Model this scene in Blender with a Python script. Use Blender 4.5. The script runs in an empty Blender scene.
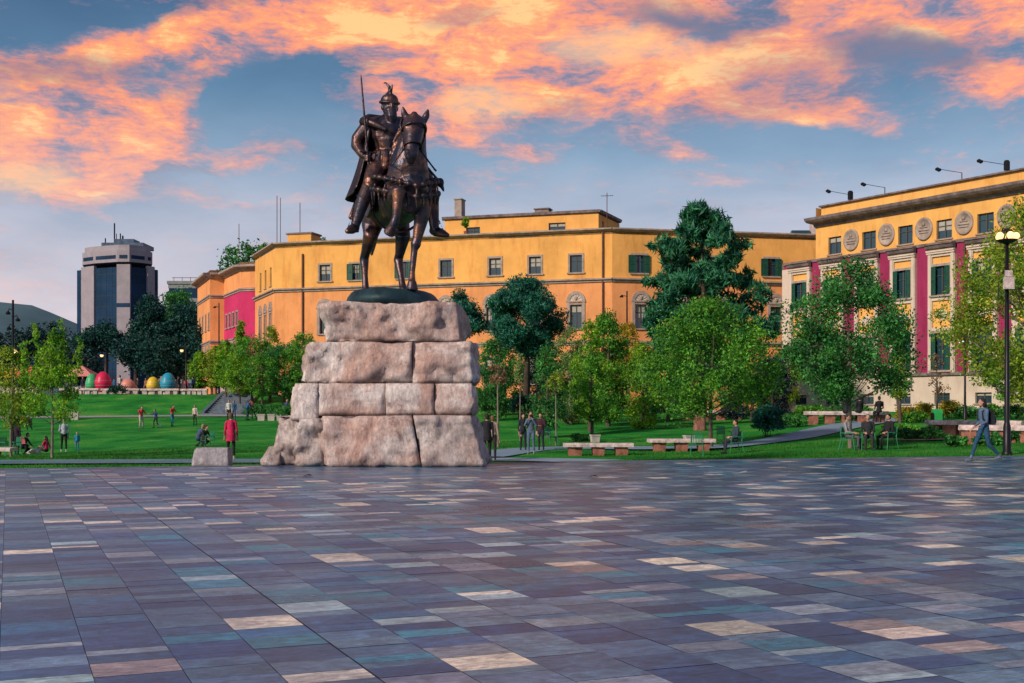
import bpy, math, random
import numpy as np
from mathutils import Vector, Matrix, noise, kdtree
R = math.radians
scene = bpy.context.scene
col = scene.collection
rnd = random.Random(7)
F, CX, HY, CZ = 1200.0, 512.0, 411.0, 1.42      # focal length, centre column, horizon row, eye height

# ------------------------------------------------------------------ helpers
def wx(px, Y): return (px - CX) / F * Y
def wz(py, Y): return CZ + (HY - py) / F * Y

class MB:
    def __init__(s): s.v, s.f, s.m = [], [], []
    def add(s, vs, fs, mi=0):
        o = len(s.v); s.v += [tuple(p) for p in vs]
        s.f += [tuple(i + o for i in f) for f in fs]; s.m += [mi] * len(fs)
    def hexa(s, p, mi=0):        # 8 points: bottom 4 ccw, top 4 ccw
        s.add(p, [(3,2,1,0),(4,5,6,7),(0,1,5,4),(1,2,6,5),(2,3,7,6),(3,0,4,7)], mi)
    def box(s, x0, x1, y0, y1, z0, z1, mi=0):
        s.hexa([(x0,y0,z0),(x1,y0,z0),(x1,y1,z0),(x0,y1,z0),(x0,y0,z1),(x1,y0,z1),(x1,y1,z1),(x0,y1,z1)], mi)
    def quad(s, a, b, c, d, mi=0): s.add([a,b,c,d], [(0,1,2,3)], mi)
    def prism(s, poly, z0, z1, mi=0):   # poly ccw
        n = len(poly)
        vs = [(p[0],p[1],z0) for p in poly] + [(p[0],p[1],z1) for p in poly]
        s.add(vs, [tuple(range(n-1,-1,-1)), tuple(range(n,2*n))] + [(i,(i+1)%n,n+(i+1)%n,n+i) for i in range(n)], mi)
    def tube(s, pts, rad, seg=8, mi=0, dome=True):
        pts = [Vector(p) for p in pts]
        if not hasattr(rad, '__len__'): rad = [rad]*len(pts)
        P, Rr, T = [], [], []
        n = len(pts)
        for i in range(n):
            a = pts[max(i-1,0)]; b = pts[min(i+1,n-1)]
            t = (b-a); t = t.normalized() if t.length > 1e-9 else Vector((0,0,1))
            T.append(t)
        if dome:
            for k in (0.15, .5, .85):
                P.append(pts[0]-T[0]*rad[0]*math.cos(k*math.pi/2)); Rr.append(rad[0]*math.sin(k*math.pi/2))
            t0 = [T[0]]*3
        else: t0 = []
        P += pts; Rr += list(rad); TT = t0 + T
        if dome:
            for k in (.85,.5,.15):
                P.append(pts[-1]+T[-1]*rad[-1]*math.cos(k*math.pi/2)); Rr.append(rad[-1]*math.sin(k*math.pi/2)); TT.append(T[-1])
        up = Vector((0,0,1)) if abs(TT[0].z) < .9 else Vector((1,0,0))
        u = TT[0].cross(up).normalized()
        vs = []
        for p, r, t in zip(P, Rr, TT):
            u = (u - t*u.dot(t)); u = u.normalized() if u.length > 1e-6 else t.orthogonal().normalized()
            w = t.cross(u)
            for k in range(seg):
                a = 2*math.pi*k/seg
                vs.append(p + (u*math.cos(a) + w*math.sin(a))*r)
        m = len(P); fs = []
        for i in range(m-1):
            for k in range(seg):
                k2 = (k+1)%seg
                fs.append((i*seg+k, i*seg+k2, (i+1)*seg+k2, (i+1)*seg+k))
        fs.append(tuple(range(seg-1,-1,-1))); fs.append(tuple(range((m-1)*seg, m*seg)))
        s.add(vs, fs, mi)
    def ell(s, c, r, mi=0, rot=None, n=12):
        c = Vector(c); vs = []; fs = []
        if not hasattr(r,'__len__'): r = (r,r,r)
        M = rot if rot else Matrix.Identity(3)
        rows = n//2+1
        for i in range(1, rows):
            th = math.pi*i/rows
            for k in range(n):
                a = 2*math.pi*k/n
                vs.append(c + M @ Vector((r[0]*math.sin(th)*math.cos(a), r[1]*math.sin(th)*math.sin(a), r[2]*math.cos(th))))
        t = len(vs); vs.append(c + M @ Vector((0,0,r[2]))); vs.append(c - M @ Vector((0,0,r[2])))
        for i in range(rows-2):
            for k in range(n):
                k2=(k+1)%n
                fs.append((i*n+k, (i+1)*n+k, (i+1)*n+k2, i*n+k2))
        for k in range(n):
            fs.append((t, k, (k+1)%n)); b=(rows-2)*n; fs.append((t+1, b+(k+1)%n, b+k))
        s.add(vs, fs, mi)
    def lathe(s, prof, c=(0,0,0), seg=16, mi=0):
        vs=[]; fs=[]; n=len(prof)
        for r,z in prof:
            for k in range(seg):
                a=2*math.pi*k/seg; vs.append((c[0]+r*math.cos(a), c[1]+r*math.sin(a), c[2]+z))
        for i in range(n-1):
            for k in range(seg):
                k2=(k+1)%seg; fs.append((i*seg+k,i*seg+k2,(i+1)*seg+k2,(i+1)*seg+k))
        fs.append(tuple(range(seg-1,-1,-1))); fs.append(tuple(range((n-1)*seg,n*seg)))
        s.add(vs,fs,mi)
    def mesh(s, name, mats, smooth=False):
        me = bpy.data.meshes.new(name); me.from_pydata(s.v, [], s.f)
        for m in mats: me.materials.append(m)
        if len(mats) > 1: me.polygons.foreach_set('material_index', s.m)
        me.polygons.foreach_set('use_smooth', [smooth]*len(s.f)); me.update()
        return me
    def build(s, name, mats, parent=None, smooth=False, loc=None, rotz=0):
        if not isinstance(mats,(list,tuple)): mats=[mats]
        return link(name, s.mesh(name, mats, smooth), parent, loc, rotz)

def link(name, me, parent=None, loc=None, rotz=0):
    o = bpy.data.objects.new(name, me); col.objects.link(o)
    if parent: o.parent = parent
    if loc: o.location = loc
    if rotz: o.rotation_euler = (0,0,rotz)
    return o
def tag(o, label=None, cat=None, group=None, kind=None):
    for k, v in (('label',label),('category',cat),('group',group),('kind',kind)):
        if v: o[k] = v
    return o
def thing(name, label, cat, loc=(0,0,0), rotz=0, group=None):
    o = link(name, None, None, loc, rotz); o.empty_display_size=.3
    return tag(o, label, cat, group)
def dup_child(o, parent, loc=None, rotz=None):
    c = o.copy(); col.objects.link(c); c.parent = parent
    if loc is not None: c.location = loc
    if rotz is not None: c.rotation_euler = (0,0,rotz)
    for ch in list(KIDS.get(o.name, [])): dup_child(ch, c)
    KIDS[c.name] = [x for x in col.objects if x.parent == c] if KIDS.get(o.name) else []
    return c
KIDS = {}
def dup_thing(o, kids, loc, rotz, label, group=None):
    c = o.copy(); col.objects.link(c); c.location = loc; c.rotation_euler = (0,0,rotz); c['label'] = label
    if group: c['group'] = group
    for k in kids:
        d = k.copy(); col.objects.link(d); d.parent = c
    return c

# ------------------------------------------------------------------ materials
MATS = {}
def mat(name, c, rough=.7, var=.18, scale=4.0, bump=0.0, bscale=None, metal=0.0, c2=None, spec=.3, stretch=None, island=0, transl=0, emit=0, coat=0):
    if name in MATS: return MATS[name]
    m = bpy.data.materials.new(name); m.use_nodes = True; MATS[name] = m
    nt = m.node_tree; N = nt.nodes; L = nt.links; b = N['Principled BSDF']
    b.inputs['Roughness'].default_value = rough; b.inputs['Metallic'].default_value = metal
    b.inputs['Specular IOR Level'].default_value = spec
    tc = N.new('ShaderNodeTexCoord'); vec = tc.outputs['Object']
    if stretch:
        mp = N.new('ShaderNodeMapping'); mp.inputs['Scale'].default_value = stretch; L.new(vec, mp.inputs[0]); vec = mp.outputs[0]
    nz = N.new('ShaderNodeTexNoise'); nz.inputs['Scale'].default_value = scale; nz.inputs['Detail'].default_value = 6; nz.inputs['Roughness'].default_value=.65
    L.new(vec, nz.inputs['Vector'])
    rp = N.new('ShaderNodeValToRGB'); L.new(nz.outputs['Fac'], rp.inputs[0])
    rp.color_ramp.elements[0].position=.32 if not island else .40; rp.color_ramp.elements[1].position=.68 if not island else .60
    d = c2 if c2 else tuple(x*(1-2*var) for x in c)
    e = c if c2 else tuple(min(1,x*(1+var)) for x in c)
    rp.color_ramp.elements[0].color=(*d,1); rp.color_ramp.elements[1].color=(*e,1)
    out = rp.outputs[0]
    if island:
        g = N.new('ShaderNodeNewGeometry'); hs = N.new('ShaderNodeHueSaturation')
        mr = N.new('ShaderNodeMapRange'); mr.inputs['To Min'].default_value=1-island; mr.inputs['To Max'].default_value=1+island
        L.new(g.outputs['Random Per Island'], mr.inputs[0]); L.new(mr.outputs[0], hs.inputs['Value'])
        m2 = N.new('ShaderNodeMapRange'); m2.inputs['To Min'].default_value=.48; m2.inputs['To Max'].default_value=.515
        L.new(g.outputs['Random Per Island'], m2.inputs[0]); L.new(m2.outputs[0], hs.inputs['Hue'])
        L.new(out, hs.inputs['Color']); out = hs.outputs[0]
    L.new(out, b.inputs['Base Color'])
    if bump:
        n2 = N.new('ShaderNodeTexNoise'); n2.inputs['Scale'].default_value = bscale or scale*4; n2.inputs['Detail'].default_value=8
        L.new(vec, n2.inputs['Vector']); bp = N.new('ShaderNodeBump'); bp.inputs['Strength'].default_value=bump; bp.inputs['Distance'].default_value=.05
        L.new(n2.outputs['Fac'], bp.inputs['Height']); L.new(bp.outputs[0], b.inputs['Normal'])
    if emit:
        b.inputs['Emission Color'].default_value=(*c,1); b.inputs['Emission Strength'].default_value=emit
    if transl:
        tr = N.new('ShaderNodeBsdfTranslucent'); mx = N.new('ShaderNodeMixShader'); mx.inputs[0].default_value=transl
        L.new(out, tr.inputs[0]); L.new(b.outputs[0], mx.inputs[1]); L.new(tr.outputs[0], mx.inputs[2]); L.new(mx.outputs[0], N['Material Output'].inputs[0])
    return m

def plaster(name, c, dark=None):
    """wall paint with soft water stains and fading"""
    if name in MATS: return MATS[name]
    m = mat(name, c, .85, .10, .35, .12, 14)
    N = m.node_tree.nodes; L = m.node_tree.links; b = N['Principled BSDF']
    src = b.inputs['Base Color'].links[0].from_socket
    tc = N.new('ShaderNodeTexCoord'); mp = N.new('ShaderNodeMapping'); mp.inputs['Scale'].default_value=(1.1,1.1,.22); L.new(tc.outputs['Object'], mp.inputs[0])
    nz = N.new('ShaderNodeTexNoise'); nz.inputs['Scale'].default_value=1.6; nz.inputs['Detail'].default_value=9; nz.inputs['Roughness'].default_value=.7; L.new(mp.outputs[0], nz.inputs[0])
    rp = N.new('ShaderNodeValToRGB'); rp.color_ramp.elements[0].position=.5; rp.color_ramp.elements[0].color=(1,1,1,1)
    rp.color_ramp.elements[1].position=.72; rp.color_ramp.elements[1].color=(*(dark or (.72,.6,.55)),1); L.new(nz.outputs[0], rp.inputs[0])
    mx = N.new('ShaderNodeMixRGB'); mx.blend_type='MULTIPLY'; mx.inputs[0].default_value=1; L.new(src, mx.inputs[1]); L.new(rp.outputs[0], mx.inputs[2]); L.new(mx.outputs[0], b.inputs['Base Color'])
    return m

M_orange = plaster('orange_render', (.90,.45,.12), (.82,.68,.62))
M_orange2 = plaster('deep_orange_render', (.88,.37,.14), (.82,.70,.66))
M_yellow = plaster('golden_render', (.86,.46,.13), (.8,.68,.6))
M_pink = plaster('crimson_render', (.62,.035,.15))
M_burg = plaster('burgundy_render', (.34,.028,.11))
M_cream = plaster('cream_render', (.68,.56,.47), (.8,.77,.75))
M_stone = mat('moulding_stone', (.40,.32,.28), .8, .2, 2, .3)
M_darkstone = mat('weathered_cornice', (.23,.18,.18), .8, .3, 2, .3)
M_roof = mat('roof_felt', (.10,.09,.09), .9, .2, 2)
M_glass = mat('window_glass', (.02,.06,.085), .07, .1, .5, spec=.8)
M_glass2 = mat('blue_curtain_glass', (.008,.040,.095), .5, .25, .2, spec=.12)
M_shutter = mat('green_shutter_paint', (.012,.085,.055), .55, .2, 6)
M_frame = mat('dark_window_frame', (.09,.08,.075), .6, .1, 5)
M_pipe = mat('rusty_downpipe', (.14,.05,.03), .6, .2, 5)
M_bark = mat('grey_bark', (.13,.10,.085), .9, .3, 6, .8, 25, stretch=(1,1,.25))
M_bark2 = mat('dark_bark', (.07,.05,.04), .9, .3, 6, .8, 25, stretch=(1,1,.25))
M_bark3 = mat('pale_bark', (.24,.20,.17), .9, .25, 6, .6, 25, stretch=(1,1,.25))
M_pole = mat('black_pole_paint', (.02,.02,.025), .4, .1, 5, metal=.5)
M_chair = mat('green_metal_chair', (.03,.22,.12), .45, .1, 5)
M_slab = mat('pale_stone_slab', (.64,.52,.50), .8, .25, 5, .5, 20)
M_redstone = mat('red_stone_block', (.36,.15,.11), .8, .3, 4, .5, 20)
M_pathm = mat('blue_grey_path_slabs', (.22,.33,.42), .6, .12, 1.2, .2, 12)
M_kerb = mat('blue_grey_kerb', (.11,.17,.20), .7, .2, 3, .2)

# ------------------------------------------------------------------ terrain
UK = [-.46, -.18, 0.0, .15, .30, .45]
YK = [30, 36, 45, 55, 64, 80, 92, 103, 112, 3000]
HK = [[-.30,-.32,-.38,-.68,-.93,.15,1.08,2.9,3.0,3.0],
      [-.28,-.32,-.40,-.36,-.15,.40,1.05,2.8,3.0,3.0],
      [-.35,-.4,-.42,-.25,.05,.80,1.4,1.7,1.8,2.2],
      [-.3,-.32,-.35,-.12,.30,.95,1.3,1.5,1.6,2.0],
      [-.1,-.08,-.05,.20,.75,1.35,1.5,1.5,1.6,2.0],
      [-.05,-.05,.25,.62,.95,1.45,1.5,1.5,1.6,2.0]]
def yedge(x): return 29.4 + (x + 12.5)*.296
def _prof(j, Y):
    for i in range(len(YK)-1):
        if Y <= YK[i+1]:
            t = max(0, (Y-YK[i])/(YK[i+1]-YK[i]))
            if i in (5,6,7) and j<2: t2=t
            else: t2 = t*t*(3-2*t)*.5 + t*.5
            return HK[j][i] + (HK[j][i+1]-HK[j][i])*t2
    return HK[j][-1]
def h(x, Y):
    if Y < 24: return -.5
    u = x/max(Y,1)
    u = min(max(u, UK[0]), UK[-1]-1e-6)
    for j in range(len(UK)-1):
        if u <= UK[j+1]:
            t = (u-UK[j])/(UK[j+1]-UK[j]); t=t*t*(3-2*t)
            return _prof(j,Y)*(1-t)+_prof(j+1,Y)*t
def G(px, Y, dz=0):
    x = wx(px, Y); return (x, Y, h(x,Y)+dz)

def ground():
    xs = [-4000,-2000,-1000,-500,-250,-150,-100,-80] + [x*1.0 for x in range(-65,66)] + [80,100,150,250,500,1000,2000,4000]
    ys = [-400,-100,-20,10,20] + [24+.8*i for i in range(130)] + [130,140,160,200,300,500,1000,2000,4500]
    v = [(x,y,h(x,y) + (.05*noise.noise((x*.25,y*.25,0)) if 40<y<110 else 0)) for y in ys for x in xs]
    n = len(xs); f = [(j*n+i, j*n+i+1, (j+1)*n+i+1, (j+1)*n+i) for j in range(len(ys)-1) for i in range(n-1)]
    m = bpy.data.materials.new('lawn_and_soil'); m.use_nodes=True
    N=m.node_tree.nodes; L=m.node_tree.links; b=N['Principled BSDF']; b.inputs['Roughness'].default_value=.95; b.inputs['Specular IOR Level'].default_value=.1
    tc=N.new('ShaderNodeTexCoord')
    def nz(s, det=6):
        q=N.new('ShaderNodeTexNoise'); q.inputs['Scale'].default_value=s; q.inputs['Detail'].default_value=det; q.inputs['Roughness'].default_value=.65; L.new(tc.outputs['Object'], q.inputs[0]); return q.outputs[0]
    def ramp(src, stops):
        r=N.new('ShaderNodeValToRGB'); L.new(src,r.inputs[0]); e=r.color_ramp.elements
        while len(e)<len(stops): e.new(.5)
        for k,(p,c) in enumerate(stops): e[k].position=p; e[k].color=(*c,1)
        return r.outputs[0]
    g1 = ramp(nz(.35), [(.3,(.010,.13,.022)),(.46,(.022,.27,.038)),(.58,(.06,.34,.045)),(.72,(.24,.38,.09))])
    g2 = ramp(nz(9), [(.3,(.45,.5,.45)),(.7,(1.15,1.15,1.1))])
    mx=N.new('ShaderNodeMixRGB'); mx.blend_type='MULTIPLY'; mx.inputs[0].default_value=1; L.new(g1,mx.inputs[1]); L.new(g2,mx.inputs[2])
    # beyond the park: dusty city ground
    sp=N.new('ShaderNodeSeparateXYZ'); L.new(tc.outputs['Object'], sp.inputs[0])
    mr=N.new('ShaderNodeMapRange'); mr.inputs['From Min'].default_value=104; mr.inputs['From Max'].default_value=106; L.new(sp.outputs[1], mr.inputs[0])
    m3=N.new('ShaderNodeMixRGB'); L.new(mr.outputs[0], m3.inputs[0]); L.new(mx.outputs[0], m3.inputs[1]); m3.inputs[2].default_value=(.09,.085,.085,1)
    L.new(m3.outputs[0], b.inputs['Base Color'])
    bp=N.new('ShaderNodeBump'); bp.inputs['Strength'].default_value=.6; bp.inputs['Distance'].default_value=.1; L.new(nz(14),bp.inputs['Height']); L.new(bp.outputs[0], b.inputs['Normal'])
    me=bpy.data.meshes.new('ground'); me.from_pydata(v,[],f); me.materials.append(m); me.polygons.foreach_set('use_smooth',[True]*len(f))
    tag(link('ground', me), kind='structure')
ground()

# paving: real tiles laid in strips at the angle of the square
def paving():
    ca, sa = 1200/1301.5, 504/1301.5     # strip direction (-sa, ca), cross direction (ca, sa)
    W = .465
    r = random.Random(3)
    V=[]; Fc=[]; C=[]; UVs=[]
    pal = [((.012,.050,.150),17),((.026,.075,.180),20),((.055,.125,.230),22),((.020,.11,.24),9),((.020,.17,.28),6),((.10,.19,.30),13),((.60,.54,.48),6.0),((.19,.24,.33),9.0),((.25,.21,.24),2.6),((.27,.39,.46),3.5)]
    tot=sum(p[1] for p in pal)
    # joint line through pixel (385,683): world point
    Y0=1.42*1200/272; jx=wx(385,Y0); j0=jx*ca+Y0*sa
    i0=int(-40/W)
    for i in range(-90, 175):
        c0=j0+i*W; c1=c0+W
        big0 = (i%9==0); big1=((i+1)%9==0)
        a=c0+(.006 if big0 else .0018); b=c1-(.006 if big1 else .0018)
        t=-30+r.random()*.5
        base=r.random()
        while t<75:
            Ln=r.choice([.15,.2,.24,.28,.32,.36,.45]); t2=t+Ln
            xc=(a+b)/2*ca-(t+t2)/2*sa; yc=(a+b)/2*sa+(t+t2)/2*ca
            if -42<xc<62 and -14<yc and yc < yedge(xc)+.6:
                pts=[]
                for cc,tt in ((a,t+.0015),(b,t+.0015),(b,t2-.0015),(a,t2-.0015)):
                    x=cc*ca-tt*sa; y=cc*sa+tt*ca; y=min(y, yedge(x)-.45); pts.append((x,y))
                if max(p[1] for p in pts)-min(p[1] for p in pts)>.05:
                    k=r.random()*tot; acc=0
                    # clusters: warm and teal patches drift over the square
                    nn=noise.noise((xc*.12,yc*.12,3.1)); 
                    for cidx,(cl,w) in enumerate(pal):
                        ww=w
                        acc+=ww
                        if k<=acc: break
                    if cidx in (6,7,8) and nn<-.15 and r.random()<.6: cl=pal[1][0]
                    if cidx==4 and nn>.2 and r.random()<.5: cl=pal[0][0]
                    q=r.uniform(.82,1.18); cl=tuple(max(0,min(1,v*q*r.uniform(.95,1.05))) for v in cl)
                    o=len(V); z=r.uniform(-.0012,.0012)
                    V+= [(p[0],p[1],z) for p in pts]; Fc.append((o,o+1,o+2,o+3)); C+= [(*cl,1)]*4
                    s=r.random()*50; UVs+= [(s,s),(s+b-a,s),(s+b-a,s+Ln),(s,s+Ln)]
            t=t2
    me=bpy.data.meshes.new('plaza_paving'); me.from_pydata(V,[],Fc)
    ca_=me.color_attributes.new('tile','FLOAT_COLOR','POINT'); ca_.data.foreach_set('color', np.array(C,dtype=np.float32).ravel())
    uv=me.uv_layers.new(name='UVMap'); uv.data.foreach_set('uv', np.array(UVs,dtype=np.float32).ravel())
    m=bpy.data.materials.new('mixed_stone_tiles'); m.use_nodes=True; N=m.node_tree.nodes; L=m.node_tree.links; b=N['Principled BSDF']
    at=N.new('ShaderNodeAttribute'); at.attribute_name='tile'
    uvn=N.new('ShaderNodeUVMap'); mp=N.new('ShaderNodeMapping'); mp.inputs['Scale'].default_value=(4,17,1); L.new(uvn.outputs[0],mp.inputs[0])
    n1=N.new('ShaderNodeTexNoise'); n1.inputs['Scale'].default_value=1.3; n1.inputs['Detail'].default_value=9; n1.inputs['Roughness'].default_value=.72; n1.inputs['Distortion'].default_value=1.2; L.new(mp.outputs[0],n1.inputs[0])
    r1=N.new('ShaderNodeValToRGB'); r1.color_ramp.elements[0].position=.3; r1.color_ramp.elements[0].color=(.42,.45,.55,1); r1.color_ramp.elements[1].position=.70; r1.color_ramp.elements[1].color=(2.1,2.0,1.85,1); L.new(n1.outputs[0],r1.inputs[0])
    mx=N.new('ShaderNodeMixRGB'); mx.blend_type='MULTIPLY'; mx.inputs[0].default_value=1; L.new(at.outputs[0],mx.inputs[1]); L.new(r1.outputs[0],mx.inputs[2])
    # worn dirt across tiles
    tc=N.new('ShaderNodeTexCoord'); n2=N.new('ShaderNodeTexNoise'); n2.inputs['Scale'].default_value=.5; n2.inputs['Detail'].default_value=8; L.new(tc.outputs['Object'],n2.inputs[0])
    n3=N.new('ShaderNodeTexNoise'); n3.inputs['Scale'].default_value=60; n3.inputs['Detail'].default_value=3; L.new(tc.outputs['Object'],n3.inputs[0])
    r3=N.new('ShaderNodeValToRGB'); r3.color_ramp.elements[0].position=.64; r3.color_ramp.elements[1].position=.72; r3.color_ramp.elements[0].color=(0,0,0,1); r3.color_ramp.elements[1].color=(.35,.35,.35,1); L.new(n3.outputs[0],r3.inputs[0])
    n5=N.new('ShaderNodeTexNoise'); n5.inputs['Scale'].default_value=7; n5.inputs['Detail'].default_value=10; n5.inputs['Roughness'].default_value=.75; n5.inputs['Distortion'].default_value=.8; L.new(tc.outputs['Object'],n5.inputs[0])
    r5=N.new('ShaderNodeValToRGB'); r5.color_ramp.elements[0].position=.36; r5.color_ramp.elements[0].color=(.55,.56,.6,1); r5.color_ramp.elements[1].position=.66; r5.color_ramp.elements[1].color=(1.55,1.52,1.45,1); L.new(n5.outputs[0],r5.inputs[0])
    m5=N.new('ShaderNodeMixRGB'); m5.blend_type='MULTIPLY'; m5.inputs[0].default_value=.9; L.new(mx.outputs[0],m5.inputs[1]); L.new(r5.outputs[0],m5.inputs[2]); mx=m5
    mx2=N.new('ShaderNodeMixRGB'); mx2.blend_type='MIX'; L.new(r3.outputs[0],mx2.inputs[0]); L.new(mx.outputs[0],mx2.inputs[1]); mx2.inputs[2].default_value=(.20,.24,.30,1)
    r6=N.new('ShaderNodeValToRGB'); r6.color_ramp.elements[0].position=.35; r6.color_ramp.elements[0].color=(.70,.70,.74,1); r6.color_ramp.elements[1].position=.62; r6.color_ramp.elements[1].color=(1.15,1.14,1.12,1); L.new(n2.outputs[0],r6.inputs[0])
    m6=N.new('ShaderNodeMixRGB'); m6.blend_type='MULTIPLY'; m6.inputs[0].default_value=1; L.new(mx2.outputs[0],m6.inputs[1]); L.new(r6.outputs[0],m6.inputs[2]); L.new(m6.outputs[0],b.inputs['Base Color'])
    mr=N.new('ShaderNodeMapRange'); mr.inputs['To Min'].default_value=.20; mr.inputs['To Max'].default_value=.40; L.new(n2.outputs[0],mr.inputs[0]); L.new(mr.outputs[0],b.inputs['Roughness'])
    b.inputs['Specular IOR Level'].default_value=.62; b.inputs['Specular Tint'].default_value=(.48,.74,1,1)
    bp=N.new('ShaderNodeBump'); bp.inputs['Strength'].default_value=.35; bp.inputs['Distance'].default_value=.010; L.new(n1.outputs[0],bp.inputs['Height']); L.new(bp.outputs[0],b.inputs['Normal'])
    me.materials.append(m)
    tag(link('plaza_paving',me),kind='structure')
    # mortar bed under the tiles and the edge kerb
    mb=MB(); mb.box(-42,62,-14,-13.9,-.3,-.004) if False else None
    bed=MB(); bed.hexa([(-42,-14,-.30),(62,-14,-.30),(62,yedge(62)-.40,-.30),(-42,yedge(-42)-.40,-.30),(-42,-14,-.004),(62,-14,-.004),(62,yedge(62)-.40,-.004),(-42,yedge(-42)-.40,-.004)])
    tag(bed.build('plaza_bed', mat('mortar_bed',(.03,.03,.045),.9,.2,5)),kind='structure')
    kb=MB(); x=-42
    while x<62:
        x2=x+1.0; a=.006
        kb.hexa([(x+a,yedge(x)-.44,-.55),(x2-a,yedge(x2)-.44,-.55),(x2-a,yedge(x2),-.55),(x+a,yedge(x),-.55),(x+a,yedge(x)-.44,.012),(x2-a,yedge(x2)-.44,.012),(x2-a,yedge(x2),.012),(x+a,yedge(x),.012)])
        x=x2
    tag(kb.build('plaza_kerb', mat('kerb_stone',(.14,.17,.23),.55,.2,2,.2)),kind='structure')
paving()

def strip(name, pts, width, m, dz=.05, step=.7):
    """a path draped over the ground; pts are (px, Y)"""
    P=[Vector((wx(a,b),b,0)) for a,b in pts]
    Q=[]
    for a,b in zip(P[:-1],P[1:]):
        n=max(1,int((b-a).length/step))
        for k in range(n): Q.append(a.lerp(b,k/n))
    Q.append(P[-1])
    for _ in range(6): Q=[Q[0]]+[(Q[i-1]+Q[i]*2+Q[i+1])/4 for i in range(1,len(Q)-1)]+[Q[-1]]
    mb=MB(); K=5; n=len(Q); vs=[]
    for i,q in enumerate(Q):
        t=(Q[min(i+1,n-1)]-Q[max(i-1,0)]).normalized(); nn=Vector((-t.y,t.x,0))
        for k in range(K+1):
            p=q+nn*width*(k/K-.5); vs.append((p.x,p.y,h(p.x,p.y)+dz))
    mb.add(vs,[(i*(K+1)+k,i*(K+1)+k+1,(i+1)*(K+1)+k+1,(i+1)*(K+1)+k) for i in range(n-1) for k in range(K)])
    return tag(mb.build(name,m,smooth=True),kind='structure')
strip('path', [(476,47),(520,52),(560,54),(620,52),(690,51),(760,54),(845,62),(900,70)], 2.3, M_pathm)
strip('path', [(488,44.5),(530,45.2),(600,42.0)], 2.4, mat('light_path_slabs',(.26,.36,.44),.6,.12,1.2))
strip('path', [(-60,40.5),(100,41.5),(200,42),(290,42.5)], 4.2, mat('blue_grey_flagstones',(.13,.24,.29),.6,.15,1))
strip('path', [(-40,89),(60,90),(150,91),(210,91.5),(330,91)], 1.7, mat('pale_path',(.33,.34,.33),.8,.1,1))
strip('path', [(900,52),(940,50),(990,50)], 1.6, mat('sandy_path',(.38,.27,.19),.8,.15,1.5))
# ------------------------------------------------------------------ blended solids (statue, people)
def solid(name, mb, voxel, mats, parent=None, loc=None, rotz=0, smooth=2, scale=1.0):
    me = mb.mesh(name+'_src', mats)
    o = bpy.data.objects.new('tmp_solid', me); col.objects.link(o)
    md = o.modifiers.new('r','REMESH'); md.mode='VOXEL'; md.voxel_size=voxel; md.use_smooth_shade=True
    if smooth:
        s = o.modifiers.new('s','SMOOTH'); s.factor=.5; s.iterations=smooth
    dg = bpy.context.evaluated_depsgraph_get()
    out = bpy.data.meshes.new_from_object(o.evaluated_get(dg))
    bpy.data.objects.remove(o)
    if len(mats)>1:
        kd = kdtree.KDTree(len(mb.f))
        for i,f in enumerate(mb.f):
            c=Vector((0,0,0))
            for k in f: c+=Vector(mb.v[k])
            kd.insert(c/len(f), i)
        kd.balance()
        out.materials.clear()
        for m in mats: out.materials.append(m)
        for p in out.polygons:
            p.material_index = mb.m[kd.find(p.center)[1]]
    else:
        out.materials.clear(); out.materials.append(mats[0])
    out.polygons.foreach_set('use_smooth',[True]*len(out.polygons))
    if scale!=1:
        out.transform(Matrix.Scale(scale,4))
    bpy.data.meshes.remove(me)
    out.name=name
    return link(name,out,parent,loc,rotz)

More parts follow.
